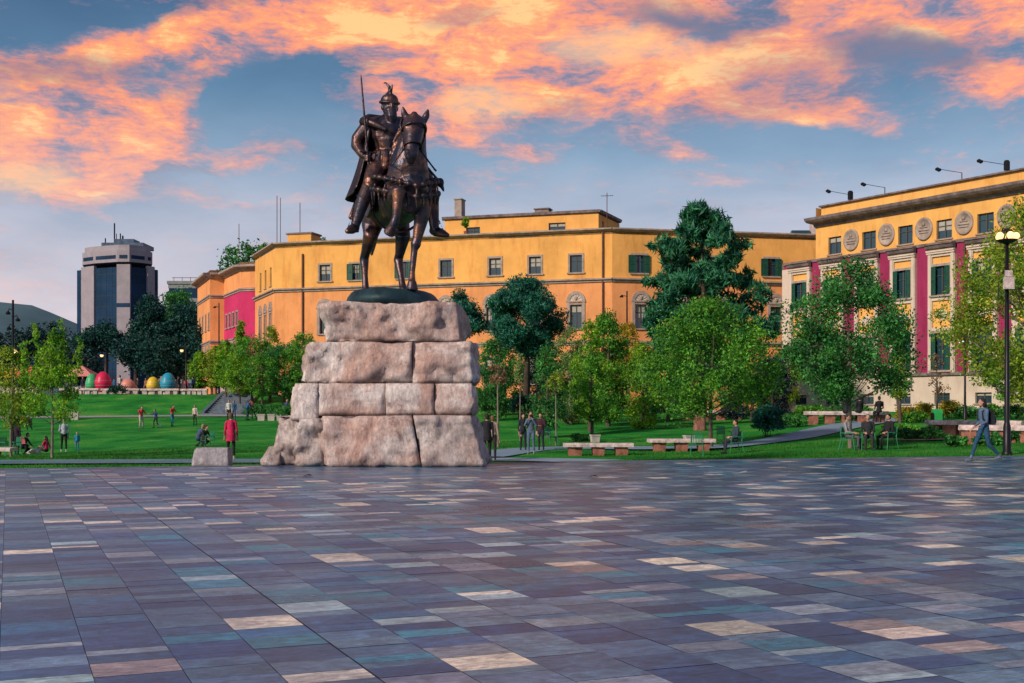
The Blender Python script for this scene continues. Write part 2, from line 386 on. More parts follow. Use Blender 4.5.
# ------------------------------------------------------------------ pedestal of rough blocks
def rock_mat(name, A, B, C, D):
    m=bpy.data.materials.new(name); m.use_nodes=True; N=m.node_tree.nodes; L=m.node_tree.links; b=N['Principled BSDF']
    b.inputs['Roughness'].default_value=.85; b.inputs['Specular IOR Level'].default_value=.2
    tc=N.new('ShaderNodeTexCoord')
    def nz(s,det=8,dist=0,st=None,ro=.65):
        q=N.new('ShaderNodeTexNoise'); q.inputs['Scale'].default_value=s; q.inputs['Detail'].default_value=det; q.inputs['Distortion'].default_value=dist; q.inputs['Roughness'].default_value=ro
        v=tc.outputs['Object']
        if st:
            mp=N.new('ShaderNodeMapping'); mp.inputs['Scale'].default_value=st; L.new(v,mp.inputs[0]); v=mp.outputs[0]
        L.new(v,q.inputs[0]); return q.outputs[0]
    def ramp(src, stops):
        r=N.new('ShaderNodeValToRGB'); L.new(src,r.inputs[0]); e=r.color_ramp.elements
        while len(e)<len(stops): e.new(.5)
        for k,(p,c) in enumerate(stops): e[k].position=p; e[k].color=(*c,1)
        return r.outputs[0]
    def mix(a,bb,f,mode='MIX'):
        x=N.new('ShaderNodeMixRGB'); x.blend_type=mode
        if isinstance(f,(int,float)): x.inputs[0].default_value=f
        else: L.new(f,x.inputs[0])
        L.new(a,x.inputs[1]); L.new(bb,x.inputs[2]); return x.outputs[0]
    base=ramp(nz(.8,7,.6),[(.36,B),(.5,A),(.62,C)])
    stain=ramp(nz(1.1,9,1.0,(1,1,.55),.75),[(.57,(0,0,0)),(.70,(.8,.8,.8))])
    sc=ramp(nz(2.2,4),[(.4,D),(.6,tuple(v*.5 for v in D))])
    c=mix(base,sc,stain)
    crack=ramp(nz(3.2,10,1.6,None,.8),[(.36,(.35,.30,.30)),(.47,(1,1,1))])
    c=mix(c,crack,.55,'MULTIPLY')
    sp_=ramp(nz(9,10,.2,(1,1,.35),.8),[(.38,(.68,.63,.63)),(.62,(1.25,1.24,1.23))]); c=mix(c,sp_,1,'MULTIPLY')
    # dark brown mixed in where the surface faces downwards
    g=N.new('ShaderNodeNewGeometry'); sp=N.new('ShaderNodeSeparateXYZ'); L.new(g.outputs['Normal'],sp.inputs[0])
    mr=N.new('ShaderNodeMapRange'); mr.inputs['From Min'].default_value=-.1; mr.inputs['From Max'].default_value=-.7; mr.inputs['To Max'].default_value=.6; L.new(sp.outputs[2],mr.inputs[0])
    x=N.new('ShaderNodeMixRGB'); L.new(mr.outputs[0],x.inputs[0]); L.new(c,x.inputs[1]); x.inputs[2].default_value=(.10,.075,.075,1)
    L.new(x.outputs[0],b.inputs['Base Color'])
    bp=N.new('ShaderNodeBump'); bp.inputs['Strength'].default_value=1; bp.inputs['Distance'].default_value=.13; L.new(nz(3.2,12,.5,(1,1,.6),.78),bp.inputs['Height']); L.new(bp.outputs[0],b.inputs['Normal'])
    return m
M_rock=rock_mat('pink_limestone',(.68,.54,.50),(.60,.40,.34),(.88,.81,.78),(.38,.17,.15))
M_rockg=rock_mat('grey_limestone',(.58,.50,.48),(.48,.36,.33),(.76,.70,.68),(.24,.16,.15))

def block(poly_bot, poly_top, z0, z1, seed, parent, m, out=(1,1,1,1), amp=.2, cell=.09, name='stone_block'):
    """rough stone: bottom and top quads (front-left, front-right, back-right, back-left); out = which sides are rough (front,right,back,left)"""
    B=[Vector((p[0],p[1],z0)) for p in poly_bot]; T=[Vector((p[0],p[1],z1)) for p in poly_top]
    nx=max(4,int((B[1]-B[0]).length/cell)); ny=max(4,min(30,int((B[3]-B[0]).length/.2))); nz_=max(4,int((z1-z0)/cell))
    idx={}; V=[]; Fs=[]
    def pt(i,j,k):
        key=(i,j,k)
        if key in idx: return idx[key]
        u,v,w=i/nx,j/ny,k/nz_
        lo=B[0].lerp(B[1],u).lerp(B[3].lerp(B[2],u),v); hi=T[0].lerp(T[1],u).lerp(T[3].lerp(T[2],u),v)
        p=lo.lerp(hi,w); a,b_,c=2*u-1,2*v-1,2*w-1
        n=Vector((0,0,0))
        if i==0: n.x-=1*out[3]
        if i==nx: n.x+=1*out[1]
        if j==0: n.y-=1*out[0]
        if j==ny: n.y+=1*out[2]
        if k==0: n.z-=.12
        if k==nz_: n.z+=.12
        q=Vector((p.x*.75,p.y*.75,p.z*1.0))+Vector((seed*7.3,seed*3.1,0))
        big=noise.noise(q)*1.0+noise.noise(q*2.3)*.55
        bt=noise.noise(q*1.3+Vector((9,9,9)))
        rg=(1-abs(noise.noise(q*2.6+Vector((3,0,0)))))**3
        det=noise.fractal(q*6,.9,2.1,4)*.16
        facet=math.floor(bt*5)/5*.8
        e=(abs(a)**10*(b_**2)**5*out[3 if a<0 else 1])+(abs(c)**8*.55)
        fl=noise.noise(Vector((p.x*2.2+seed,p.y*2.2,p.z*.7)))*.9+noise.noise(Vector((p.x*5+seed,p.y*5,p.z*1.3)))*.4
        und=.35*math.sin(min(1,max(0,w*.9+.18*noise.noise(Vector((p.x*.8,seed,0)))+.05))*math.pi)**.7-.25
        d=amp*(big*.45+facet*.65+det*1.3+.28*rg+fl*.38+und*.5-.18)-.02*e
        if n.length>0:
            p=p+n*d
        # soften the corners
        rx=max(0,abs(a)-.9)/.1; ry=max(0,abs(b_)-.95)/.05; rz=max(0,abs(c)-.86)/.14
        so_=out[3 if a<0 else 1]
        if rx>0 and rz>0 and so_: p.x-=math.copysign(.05*rx*rz,a); p.z-=math.copysign(.02*rx*rz,c)
        if ry>0 and rz>0: p.y-=math.copysign(.035*ry*rz**2,b_)
        if rx>0 and ry>0 and so_: p.x-=math.copysign(.06*rx*ry,a); p.y-=math.copysign(.09*ry*rx,b_)
        elif rx>.6 and ry>0: p.y-=math.copysign(.03*ry*rx,b_)
        idx[key]=len(V); V.append(tuple(p)); return idx[key]
    for i in range(nx):
        for k in range(nz_):
            Fs.append((pt(i,0,k),pt(i+1,0,k),pt(i+1,0,k+1),pt(i,0,k+1))); Fs.append((pt(i+1,ny,k),pt(i,ny,k),pt(i,ny,k+1),pt(i+1,ny,k+1)))
    for j in range(ny):
        for k in range(nz_):
            Fs.append((pt(0,j+1,k),pt(0,j,k),pt(0,j,k+1),pt(0,j+1,k+1))); Fs.append((pt(nx,j,k),pt(nx,j+1,k),pt(nx,j+1,k+1),pt(nx,j,k+1)))
    for i in range(nx):
        for j in range(ny):
            Fs.append((pt(i,j,nz_),pt(i+1,j,nz_),pt(i+1,j+1,nz_),pt(i,j+1,nz_))); Fs.append((pt(i,j+1,0),pt(i+1,j+1,0),pt(i+1,j,0),pt(i,j,0)))
    me=bpy.data.meshes.new(name); me.from_pydata(V,[],Fs); me.materials.append(m); me.polygons.foreach_set('use_smooth',[True]*len(Fs))
    return link(name,me,parent)

PX,PY=-3.3,33.0
ped=thing('monument_pedestal','tall pedestal of rough pink limestone blocks under the bronze horseman','pedestal',(PX,PY,0))
def blk(pxl,pxr,pxtl,pxtr,pyb,pyt,Yf,seed,m=M_rock,out=(1,1,1,1),depth=4.6,amp=.22):
    z0=wz(pyb,Yf); z1=wz(pyt,Yf)
    f=lambda p:wx(p,Yf)-PX
    y0=Yf-PY; y1=y0+depth
    block([(f(pxl),y0),(f(pxr),y0),(f(pxr)-.1,y1),(f(pxl)+.1,y1)],[(f(pxtl),y0+.03),(f(pxtr),y0+.03),(f(pxtr)-.1,y1-.05),(f(pxtl)+.1,y1-.05)],max(z0-.012,-.02),z1,seed,ped,m,out,amp)
g=.35
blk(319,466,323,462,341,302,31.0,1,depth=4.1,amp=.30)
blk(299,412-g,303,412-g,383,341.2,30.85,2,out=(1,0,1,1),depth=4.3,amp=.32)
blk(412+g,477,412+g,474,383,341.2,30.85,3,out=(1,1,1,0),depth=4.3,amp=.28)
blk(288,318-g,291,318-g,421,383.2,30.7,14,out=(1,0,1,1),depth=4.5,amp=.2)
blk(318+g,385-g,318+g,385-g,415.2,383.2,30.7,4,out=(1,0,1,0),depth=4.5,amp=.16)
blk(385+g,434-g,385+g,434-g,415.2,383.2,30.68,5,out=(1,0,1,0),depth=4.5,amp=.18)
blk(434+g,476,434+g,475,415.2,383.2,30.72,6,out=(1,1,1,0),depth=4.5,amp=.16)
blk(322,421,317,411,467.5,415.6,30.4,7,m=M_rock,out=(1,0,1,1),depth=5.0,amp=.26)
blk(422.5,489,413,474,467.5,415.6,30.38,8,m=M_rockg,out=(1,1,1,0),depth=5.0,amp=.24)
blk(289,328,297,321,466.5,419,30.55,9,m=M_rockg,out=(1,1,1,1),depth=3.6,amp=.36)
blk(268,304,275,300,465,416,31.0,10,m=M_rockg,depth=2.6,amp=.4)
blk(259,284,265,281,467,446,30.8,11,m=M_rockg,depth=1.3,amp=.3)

# ------------------------------------------------------------------ bronze rider
def bronze():
    m=bpy.data.materials.new('patinated_bronze'); m.use_nodes=True; N=m.node_tree.nodes; L=m.node_tree.links; b=N['Principled BSDF']
    b.inputs['Metallic'].default_value=.8
    tc=N.new('ShaderNodeTexCoord'); n=N.new('ShaderNodeTexNoise'); n.inputs['Scale'].default_value=1.6; n.inputs['Detail'].default_value=8; n.inputs['Roughness'].default_value=.7; L.new(tc.outputs['Object'],n.inputs[0])
    r=N.new('ShaderNodeValToRGB'); e=r.color_ramp.elements; e[0].position=.36; e[0].color=(.030,.050,.085,1); e[1].position=.56; e[1].color=(.12,.07,.065,1); e2=e.new(.70); e2.color=(.48,.20,.11,1); L.new(n.outputs[0],r.inputs[0]); L.new(r.outputs[0],b.inputs['Base Color'])
    mr=N.new('ShaderNodeMapRange'); mr.inputs['To Min'].default_value=.28; mr.inputs['To Max'].default_value=.55; L.new(n.outputs[0],mr.inputs[0]); L.new(mr.outputs[0],b.inputs['Roughness'])
    n2=N.new('ShaderNodeTexNoise'); n2.inputs['Scale'].default_value=9; n2.inputs['Detail'].default_value=6; L.new(tc.outputs['Object'],n2.inputs[0]); bp=N.new('ShaderNodeBump'); bp.inputs['Strength'].default_value=.45; bp.inputs['Distance'].default_value=.04; L.new(n2.outputs[0],bp.inputs['Height']); L.new(bp.outputs[0],b.inputs['Normal'])
    return m
M_br=bronze()
M_brd=mat('dark_bronze',(.035,.04,.06),.42,.3,3,.4,12,metal=.8,c2=(.10,.055,.045))
M_plate=mat('teal_patina_bronze',(.03,.07,.085),.55,.3,2,.4,10,metal=.4)
SX,SY,SZ=-3.16,33.0,4.62
st=thing('equestrian_statue','bronze helmeted warrior on a horse with one foreleg raised, holding a sword upright','statue',(SX,SY,4.2))
S=2.2; TH=R(-90+20)         # horse faces the viewer, turned a little to the viewer's right
def stat(name, mb, m, voxel=.014, sm=2):
    o=solid(name,mb,voxel,[m],st,smooth=sm,scale=S); o.location=(0,0,SZ-4.2); o.rotation_euler=(0,0,TH); return o
# horse: x forward, y its left, z up, in life size
H=MB()
H.tube([(-.66,0,1.14),(-.45,0,1.17),(-.1,0,1.12),(.25,0,1.14),(.52,0,1.18),(.64,0,1.24)],[.20,.275,.28,.285,.27,.19],16)
H.ell((-.55,.11,1.18),(.26,.16,.27)); H.ell((-.55,-.11,1.18),(.26,.16,.27))
H.ell((.50,.13,1.18),(.19,.14,.27)); H.ell((.52,-.13,1.18),(.2,.14,.26)); H.ell((.60,0,1.12),(.18,.17,.22))
H.tube([(.48,0,1.28),(.58,0,1.50),(.60,.02,1.72),(.62,.05,1.88)],[.28,.235,.185,.15],14)      # neck
H.tube([(.50,0,1.45),(.48,.02,1.68),(.52,.05,1.90)],[.14,.12,.10],10)                               # crest
hd=[(.58,.05,1.99),(.69,.03,1.97),(.81,-.01,1.85),(.90,-.05,1.68),(.95,-.075,1.56)]
H.tube(hd,[.12,.14,.125,.095,.082],14)
H.ell((.72,.0,1.86),(.115,.105,.14))                                                             # jaw
H.ell((.96,-.08,1.54),(.065,.08,.065)); H.ell((.93,-.075,1.48),(.045,.055,.038))
for s in (-1,1):
    H.tube([(.60,.07+s*.09,2.02),(.60,.07+s*.14,2.12),(.615,.07+s*.16,2.20)],[.045,.045,.010],8)
    H.ell((.82,-.01+s*.112,1.91),(.045,.028,.034))
    H.ell((1.0,-.09+s*.05,1.57),(.026,.02,.028))
for k in range(9):     # mane locks
    z=2.0-k*.075; H.tube([(.48,.04,z),(.44,-.08-.01*k,z-.08),(.47,-.17-.012*k,z-.20)],[.04,.045,.014],6)
H.tube([(.62,.05,2.10),(.74,.02,2.08),(.83,-.01,1.98)],[.05,.045,.014],6)
# legs
def leg(pts,rad): H.tube(pts,rad,12)
leg([(.50,.17,1.15),(.53,.17,.90),(.53,.11,.62),(.53,.095,.56),(.52,.08,.50),(.53,.05,.22),(.55,.04,.13),(.59,.035,.06)],[.145,.095,.058,.066,.044,.036,.046,.056])
H.lathe([(.075,0),(.07,.03),(.055,.10),(.04,.12)],(.60,.03,0),14)
leg([(.52,-.16,1.12),(.68,-.20,1.08),(.86,-.22,1.13),(.92,-.22,1.11),(.92,-.225,1.02),(.92,-.25,.82),(.90,-.27,.74),(.86,-.29,.69)],[.15,.115,.082,.088,.066,.046,.054,.05])
H.tube([(.88,-.28,.715),(.81,-.31,.63)],[.05,.078],12,dome=False)
leg([(-.58,-.13,1.12),(-.62,-.18,.92),(-.54,-.21,.80),(-.72,-.235,.60),(-.78,-.24,.53),(-.73,-.24,.30),(-.70,-.24,.15),(-.65,-.24,.07)],[.185,.135,.10,.062,.064,.040,.048,.056])
H.lathe([(.078,0),(.07,.03),(.055,.10),(.04,.12)],(-.62,-.24,0),14)
leg([(-.58,.13,1.12),(-.48,.16,.90),(-.36,.17,.78),(-.50,.165,.58),(-.56,.16,.51),(-.46,.17,.29),(-.41,.175,.17),(-.37,.18,.10)],[.185,.135,.10,.062,.064,.040,.048,.056])
H.lathe([(.078,0),(.07,.03),(.055,.10),(.04,.12)],(-.35,.18,.02),14)
H.tube([(-.80,0,1.30),(-.92,-.03,1.22),(-.95,-.08,1.0),(-.90,-.10,.80),(-.86,-.12,.60)],[.05,.075,.085,.07,.02],10)
stat('horse',H,M_br,.016)
# harness: bridle, breast straps, reins
T=MB()
def ring(c,ax,r1,r2,w,n=24,t=.012):
    pts=[]
    ax=Vector(ax).normalized(); u=ax.orthogonal().normalized(); v=ax.cross(u)
    up=Vector((0,0,1))-ax*ax.z
    if up.length>.01: v=up.normalized(); u=v.cross(ax)
    return [Vector(c)+u*r1*math.cos(2*math.pi*k/n)+v*r2*math.sin(2*math.pi*k/n) for k in range(n+1)]
T.tube(ring((.905,-.05,1.66),(.35,.0,-.9),.108,.108,.02),.016,6)
T.tube(ring((.79,.0,1.88),(.45,.0,-.85),.145,.145,.02),.016,6)
T.tube(ring((.62,.04,1.96),(.9,0,.3),.16,.165,.02),.016,6)
for s in (-1,1): T.tube([(.66,.04+s*.14,1.96),(.80,.0+s*.13,1.80),(.905,-.05+s*.105,1.64)],.015,6)
for s in (-1,1): T.ell((.91,-.05+s*.108,1.63),(.035,.018,.035))
T.tube([(.91,-.16,1.61),(.80,-.26,1.46),(.55,-.27,1.52),(.30,-.12,1.76)],.013,6)
T.tube([(.91,.06,1.61),(.78,.27,1.42),(.50,.36,1.48),(.30,.2,1.76)],.013,6)
for zz,rr in ((1.30,.335),(1.17,.35)):
    pts=[]
    for k in range(-8,9):
        a=k/8*math.pi*.62; pts.append((.36+.55*math.cos(a),rr*math.sin(a)*1.12,zz-.10*math.cos(a)+(.06 if zz<1.2 else .08)*abs(math.sin(a))))
    T.tube(pts,.026,6)
    for p in pts[1:-1]:
        T.ell(p,(.042,.042,.042)); 
        if zz<1.2: T.tube([p,(p[0]+.01,p[1],p[2]-.13)],[.03,.010],6)
for k in range(-6,7,2):
    a=k/8*math.pi*.62; T.tube([(.37+.55*math.cos(a),.385*math.sin(a),1.29-.10*math.cos(a)),(.38+.55*math.cos(a),.395*math.sin(a),1.15-.09*math.cos(a))],.018,6)
T.tube([(-.3,.0,.80)]+[(-.02,math.sin(a)*.335,1.1-math.cos(a)*.335) for a in [k/10*math.pi*2 for k in range(11)]][1:10],.018,6) if False else None
T.tube([(.02,math.sin(k/16*2*math.pi)*.335,1.11-math.cos(k/16*2*math.pi)*.335) for k in range(17)],.02,6)
T.ell((.34,.46,1.37),(.05,.05,.06)); T.tube([(.34,.46,1.37),(.35,.50,1.27)],[.04,.015],8); T.tube([(.30,.25,1.62),(.33,.36,1.48),(.34,.46,1.37)],.018,6)
stat('harness',T,M_brd,.011,1)
# saddle with cloth
W=MB()
W.tube([(-.36,0,1.46),(-.18,0,1.45),(0,0,1.45),(.16,0,1.48)],[.16,.15,.15,.15],12)
W.ell((-.38,0,1.60),(.05,.20,.12)); W.ell((.18,0,1.60),(.05,.12,.12))
for s in (-1,1):
    W.ell((-.15,s*.30,1.22),(.28,.045,.27),rot=Matrix.Rotation(s*.10,3,'X'))
    W.tube([(-.3,s*.33,1.05),(-.1,s*.35,.98),(.1,s*.34,1.06)],[.02,.02,.02],6)
stat('saddle',W,M_br,.016)
# rider
Q=MB(); oy=-.08
Q.tube([(-.10,oy*.6,1.60),(-.10,oy,1.78),(-.09,oy,1.92),(-.10,oy,2.08)],[.19,.185,.215,.17],14)
Q.ell((-.07,oy,1.99),(.18,.255,.18)); Q.ell((-.01,oy,2.02),(.13,.21,.12)); 
Q.tube([(-.10,oy-.25,2.10),(-.10,oy,2.17),(-.10,oy+.25,2.10)],[.105,.11,.105],10)
Q.tube([(-.10,oy,2.15),(-.07,oy,2.27)],[.07,.065],10)
Q.ell((-.06,oy,2.35),(.105,.098,.135)); Q.ell((.045,oy,2.345),(.028,.022,.038)); Q.tube([(.01,oy,2.28),(.05,oy,2.20),(.05,oy,2.10)],[.075,.07,.025],8)   # beard
Q.tube([(.04,oy-.05,2.295),(.055,oy,2.31),(.04,oy+.05,2.295)],.018,6)
for s in (-1,1): Q.ell((.036,oy+s*.038,2.38),(.014,.016,.011)); Q.ell((-.06,oy+s*.10,2.34),(.024,.014,.035))
Q.ell((-.07,oy,2.43),(.125,.115,.095)); Q.tube(ring((-.065,oy,2.405),(0.15,0,1),.122,.113,.0),.017,6)         # helmet and rim
for k in range(5): Q.tube([(-.02-.03*k,oy,2.49),(-.05-.03*k,oy-.015,2.545)],[.018,.014],6)
Q.tube([(-.02,oy,2.50),(.03,oy,2.56),(.05,oy+.01,2.62)],[.025,.02,.006],6); Q.tube([(-.06,oy,2.51),(-.04,oy-.01,2.60),(-.08,oy-.05,2.66),(-.13,oy-.08,2.655)],[.028,.022,.014,.006],6); Q.tube([(-.09,oy,2.50),(-.13,oy+.02,2.58),(-.11,oy+.04,2.65)],[.025,.018,.006],6)
# belt and hanging lappets
Q.tube(ring((-.10,oy,1.76),(0,0,1),.195,.20,0),.024,6)
for k in range(-3,4):
    a=k*.42; Q.tube([(-.10+.19*math.cos(a),oy+.20*math.sin(a),1.74),(-.06+.24*math.cos(a),oy+.27*math.sin(a),1.56)],[.055,.05],6)
# right arm (viewer's left) holding the sword
Q.tube([(-.10,oy-.27,2.09),(-.12,-.48,1.93),(-.10,-.495,1.85)],[.10,.082,.07],10)
Q.tube([(-.10,-.495,1.85),(.02,-.45,1.72),(.06,-.41,1.68)],[.07,.055,.042],10)
Q.ell((.08,-.40,1.665),(.045,.03,.05))
for k in range(4): Q.tube([(.09,-.43,1.69-.022*k),(.125,-.405,1.688-.022*k),(.115,-.375,1.686-.022*k),(.085,-.37,1.688-.022*k)],[.013,.013,.012,.009],6)
Q.tube([(.06,-.375,1.68),(.10,-.36,1.70),(.125,-.375,1.71)],[.015,.013,.010],6)
# left arm to the reins
Q.tube([(-.10,oy+.23,2.10),(-.06,oy+.34,1.92),(-.02,oy+.34,1.86)],[.082,.066,.058],10)
Q.tube([(-.02,oy+.34,1.86),(.18,.20,1.78),(.26,.13,1.78)],[.056,.045,.038],10)
Q.ell((.30,.12,1.78),(.05,.035,.04))
for k in range(4): Q.tube([(.32,.145-.022*k,1.81),(.355,.145-.022*k,1.785),(.34,.145-.022*k,1.755),(.31,.145-.022*k,1.75)],[.013,.013,.012,.009],6)
Q.tube([(.29,.16,1.79),(.32,.17,1.81),(.35,.155,1.81)],[.015,.013,.010],6)
# legs and boots
for s,kn,ft,toe in ((-1,(.20,-.38,1.34),(.08,-.545,.84),(.20,-.67,.73)),(1,(.20,.38,1.30),(.05,.47,.86),(.17,.60,.75))):
    Q.tube([(-.06,s*.12-.03,1.60),(.08,s*.30,1.50),kn],[.14,.13,.10],12)
    kn=Vector(kn); ft=Vector(ft); md=kn.lerp(ft,.4)+Vector((-.03,s*.01,0))
    Q.tube([kn,md,ft],[.095,.085,.06],12)
    Q.tube([ft+Vector((-.03,0,-.04)),ft.lerp(Vector(toe),.5)+Vector((0,0,-.02)),Vector(toe)],[.06,.06,.034],10)
    Q.tube(ring(kn+Vector((0,0,-.05)),(kn-ft),.085,.085,0),.016,6)
stat('rider',Q,M_br,.011)
# stirrups
U=MB()
for ft in ((.14,-.60,.79),(.11,.53,.80)):
    U=MB()
    U.tube([Vector(ft)+Vector((-.03,-.07*1,-.045)),Vector(ft)+Vector((.0,.07,-.045))],[.018,.018],6)
    U.tube([Vector(ft)+Vector((-.03,-.07,-.045)),Vector(ft)+Vector((-.02,0,.12)),Vector(ft)+Vector((.0,.07,-.045))],.010,6)
    U.tube([Vector(ft)+Vector((-.02,0,.12)),Vector((-.02,.33*(1 if ft[1]>0 else -1),1.35))],.010,6)
    stat('stirrup',U,M_brd,.010,0)
# cape: a folded sheet over the shoulders falling behind the back
def cape():
    mb=MB(); n=30; rows=22; vs=[]
    for layer in (0,1):
        for j in range(rows+1):
            t=j/rows
            for i in range(n+1):
                a=(i/n-.5)*math.pi*1.32                 # around the back
                wid=.275+.07*t+.18*t*t
                fold=.030*math.sin(a*9+1.5*t)*min(1,t*3)
                rr=wid+fold-(.014 if layer else 0)
                x=-.10-rr*math.cos(a)*(.62+.35*t)
                y=oy*(1-t)+rr*math.sin(a)*1.1-.02*t
                z=2.20-.07*abs(math.sin(a))**2-t*.92+ .05*math.cos(a*3)*t
                if t<.05: x+=.02
                vs.append((x,y,z))
    N_=(n+1)*(rows+1); fs=[]
    for j in range(rows):
        for i in range(n):
            a=j*(n+1)+i; fs.append((a,a+1,a+n+2,a+n+1)); b=a+N_; fs.append((b,b+n+1,b+n+2,b+1))
    for j in range(rows):
        a=j*(n+1); fs.append((a,a+n+1,a+n+1+N_,a+N_)); a=j*(n+1)+n; fs.append((a,a+N_,a+n+1+N_,a+n+1))
    for i in range(n):
        a=i; fs.append((a,a+N_,a+1+N_,a+1)); a=rows*(n+1)+i; fs.append((a,a+1,a+1+N_,a+N_))
    mb.add(vs,fs)
    # collar rolled on the shoulders
    mb.tube([(.14,oy-.10,2.02),(.06,oy-.24,2.10),(-.04,oy-.33,2.14),(-.16,oy-.24,2.21),(-.2,oy,2.22),(-.14,oy+.24,2.21),(-.02,oy+.33,2.14),(.06,oy+.24,2.10),(.14,oy+.08,2.03)],[.03,.05,.065,.06,.055,.06,.065,.05,.03],10)
    return mb
o=cape().build('cape',M_brd,st,True); o.scale=(S,S,S); o.location=(0,0,SZ-4.2); o.rotation_euler=(0,0,TH)
K=MB()   # sword held upright
hp=Vector((.10,-.395,1.66)); tip=Vector((.06,-.475,2.70)); d=(tip-hp).normalized()
K.tube([hp-d*.14,hp+d*.06],[.014,.014],8); K.ell(hp-d*.15,(.024,.024,.024))
K.tube([hp+d*.07-Vector((0,.09,.0)),hp+d*.07+Vector((0,.09,0))],[.013,.013],6)
K.tube([hp+d*.07,hp+d*.6,tip-d*.05,tip],[.017,.014,.011,.002],6)
stat('sword',K,M_brd,.006,0)
K=MB(); K.tube([(-.02,-.30,1.62),(-.22,-.42,1.30),(-.38,-.50,1.02)],[.028,.034,.026],8); K.ell((-.38,-.50,1.0),.036); K.ell((-.15,-.39,1.40),(.05,.05,.06)); K.ell((-.24,-.44,1.27),(.045,.05,.06))
stat('scabbard',K,M_br,.011,1)
P=MB(); prof=[(1.0,0),(1.0,.08),(.98,.11),(.90,.165),(.84,.187),(.80,.189)]
seg=40; vs=[]; fs=[]
for r_,z_ in prof:
    for k in range(seg):
        a=2*math.pi*k/seg; wob=1+.03*math.sin(3*a+1)+.02*math.sin(7*a)
        vs.append((1.16*r_*wob*math.cos(a)**1, .60*r_*wob*math.sin(a), z_))
for i in range(len(prof)-1):
    for k in range(seg): fs.append((i*seg+k,i*seg+(k+1)%seg,(i+1)*seg+(k+1)%seg,(i+1)*seg+k))
fs.append(tuple(range(seg-1,-1,-1))); fs.append(tuple(range((len(prof)-1)*seg,len(prof)*seg))); P.add(vs,fs)
o=P.build('base_plate',M_plate,st,True); o.scale=(1.10,3.0,2.3); o.location=(-.16,0,.02)
# ------------------------------------------------------------------ buildings
class Fac:
    """a facade plane: s along it (viewer's left to right), d out of the wall towards the viewer, z above the base"""
    def __init__(f, root, a, b, ):
        f.root=root; l=Vector(root.location)
        f.o=Vector((a[0],a[1],0))-Vector((l.x,l.y,0)); t=Vector((b[0]-a[0],b[1]-a[1],0)); f.len=t.length; f.t=t.normalized(); f.n=Vector((f.t.y,-f.t.x,0)); f.ang=math.atan2(f.t.y,f.t.x)
    def p(f,s,d,z): q=f.o+f.t*s+f.n*d; return (q.x,q.y,z)
    def box(f,mb,s0,s1,d0,d1,z0,z1,mi=0):
        mb.hexa([f.p(s0,d1,z0),f.p(s1,d1,z0),f.p(s1,d0,z0),f.p(s0,d0,z0),f.p(s0,d1,z1),f.p(s1,d1,z1),f.p(s1,d0,z1),f.p(s0,d0,z1)],mi)
    def wall(f,mb,s0,s1,z0,z1,holes=(),mi=0,d=0,depth=.3):
        xs=sorted(set([s0,s1]+[q for h_ in holes for q in h_[:2]])); zs=sorted(set([z0,z1]+[q for h_ in holes for q in h_[2:4]]))
        xs=[x for x in xs if s0<=x<=s1]; zs=[z for z in zs if z0<=z<=z1]
        for i in range(len(xs)-1):
            for j in range(len(zs)-1):
                cx,cz=(xs[i]+xs[i+1])/2,(zs[j]+zs[j+1])/2
                if any(a<cx<b and c<cz<e for a,b,c,e in [q[:4] for q in holes]): continue
                mb.quad(f.p(xs[i],d,zs[j]),f.p(xs[i+1],d,zs[j]),f.p(xs[i+1],d,zs[j+1]),f.p(xs[i],d,zs[j+1]),mi)
        for a,b,c,e in [q[:4] for q in holes]:   # reveals
            mb.quad(f.p(a,d,c),f.p(a,d-depth,c),f.p(a,d-depth,e),f.p(a,d,e),mi); mb.quad(f.p(b,d-depth,c),f.p(b,d,c),f.p(b,d,e),f.p(b,d-depth,e),mi)
            mb.quad(f.p(a,d,e),f.p(a,d-depth,e),f.p(b,d-depth,e),f.p(b,d,e),mi); mb.quad(f.p(a,d,c),f.p(b,d,c),f.p(b,d-depth,c),f.p(a,d-depth,c),mi)
    def prof(f,mb,s0,s1,prof,mi=0,m0=0,m1=0):
        """extrude a (d,z) profile along s; m0/m1 mitre the ends"""
        n=len(prof); vs=[f.p(s0-m0*d,d,z) for d,z in prof]+[f.p(s1+m1*d,d,z) for d,z in prof]
        mb.add(vs,[(i,n+i,n+(i+1)%n,(i+1)%n) for i in range(n)]+[tuple(range(n)),tuple(range(2*n-1,n-1,-1))],mi)

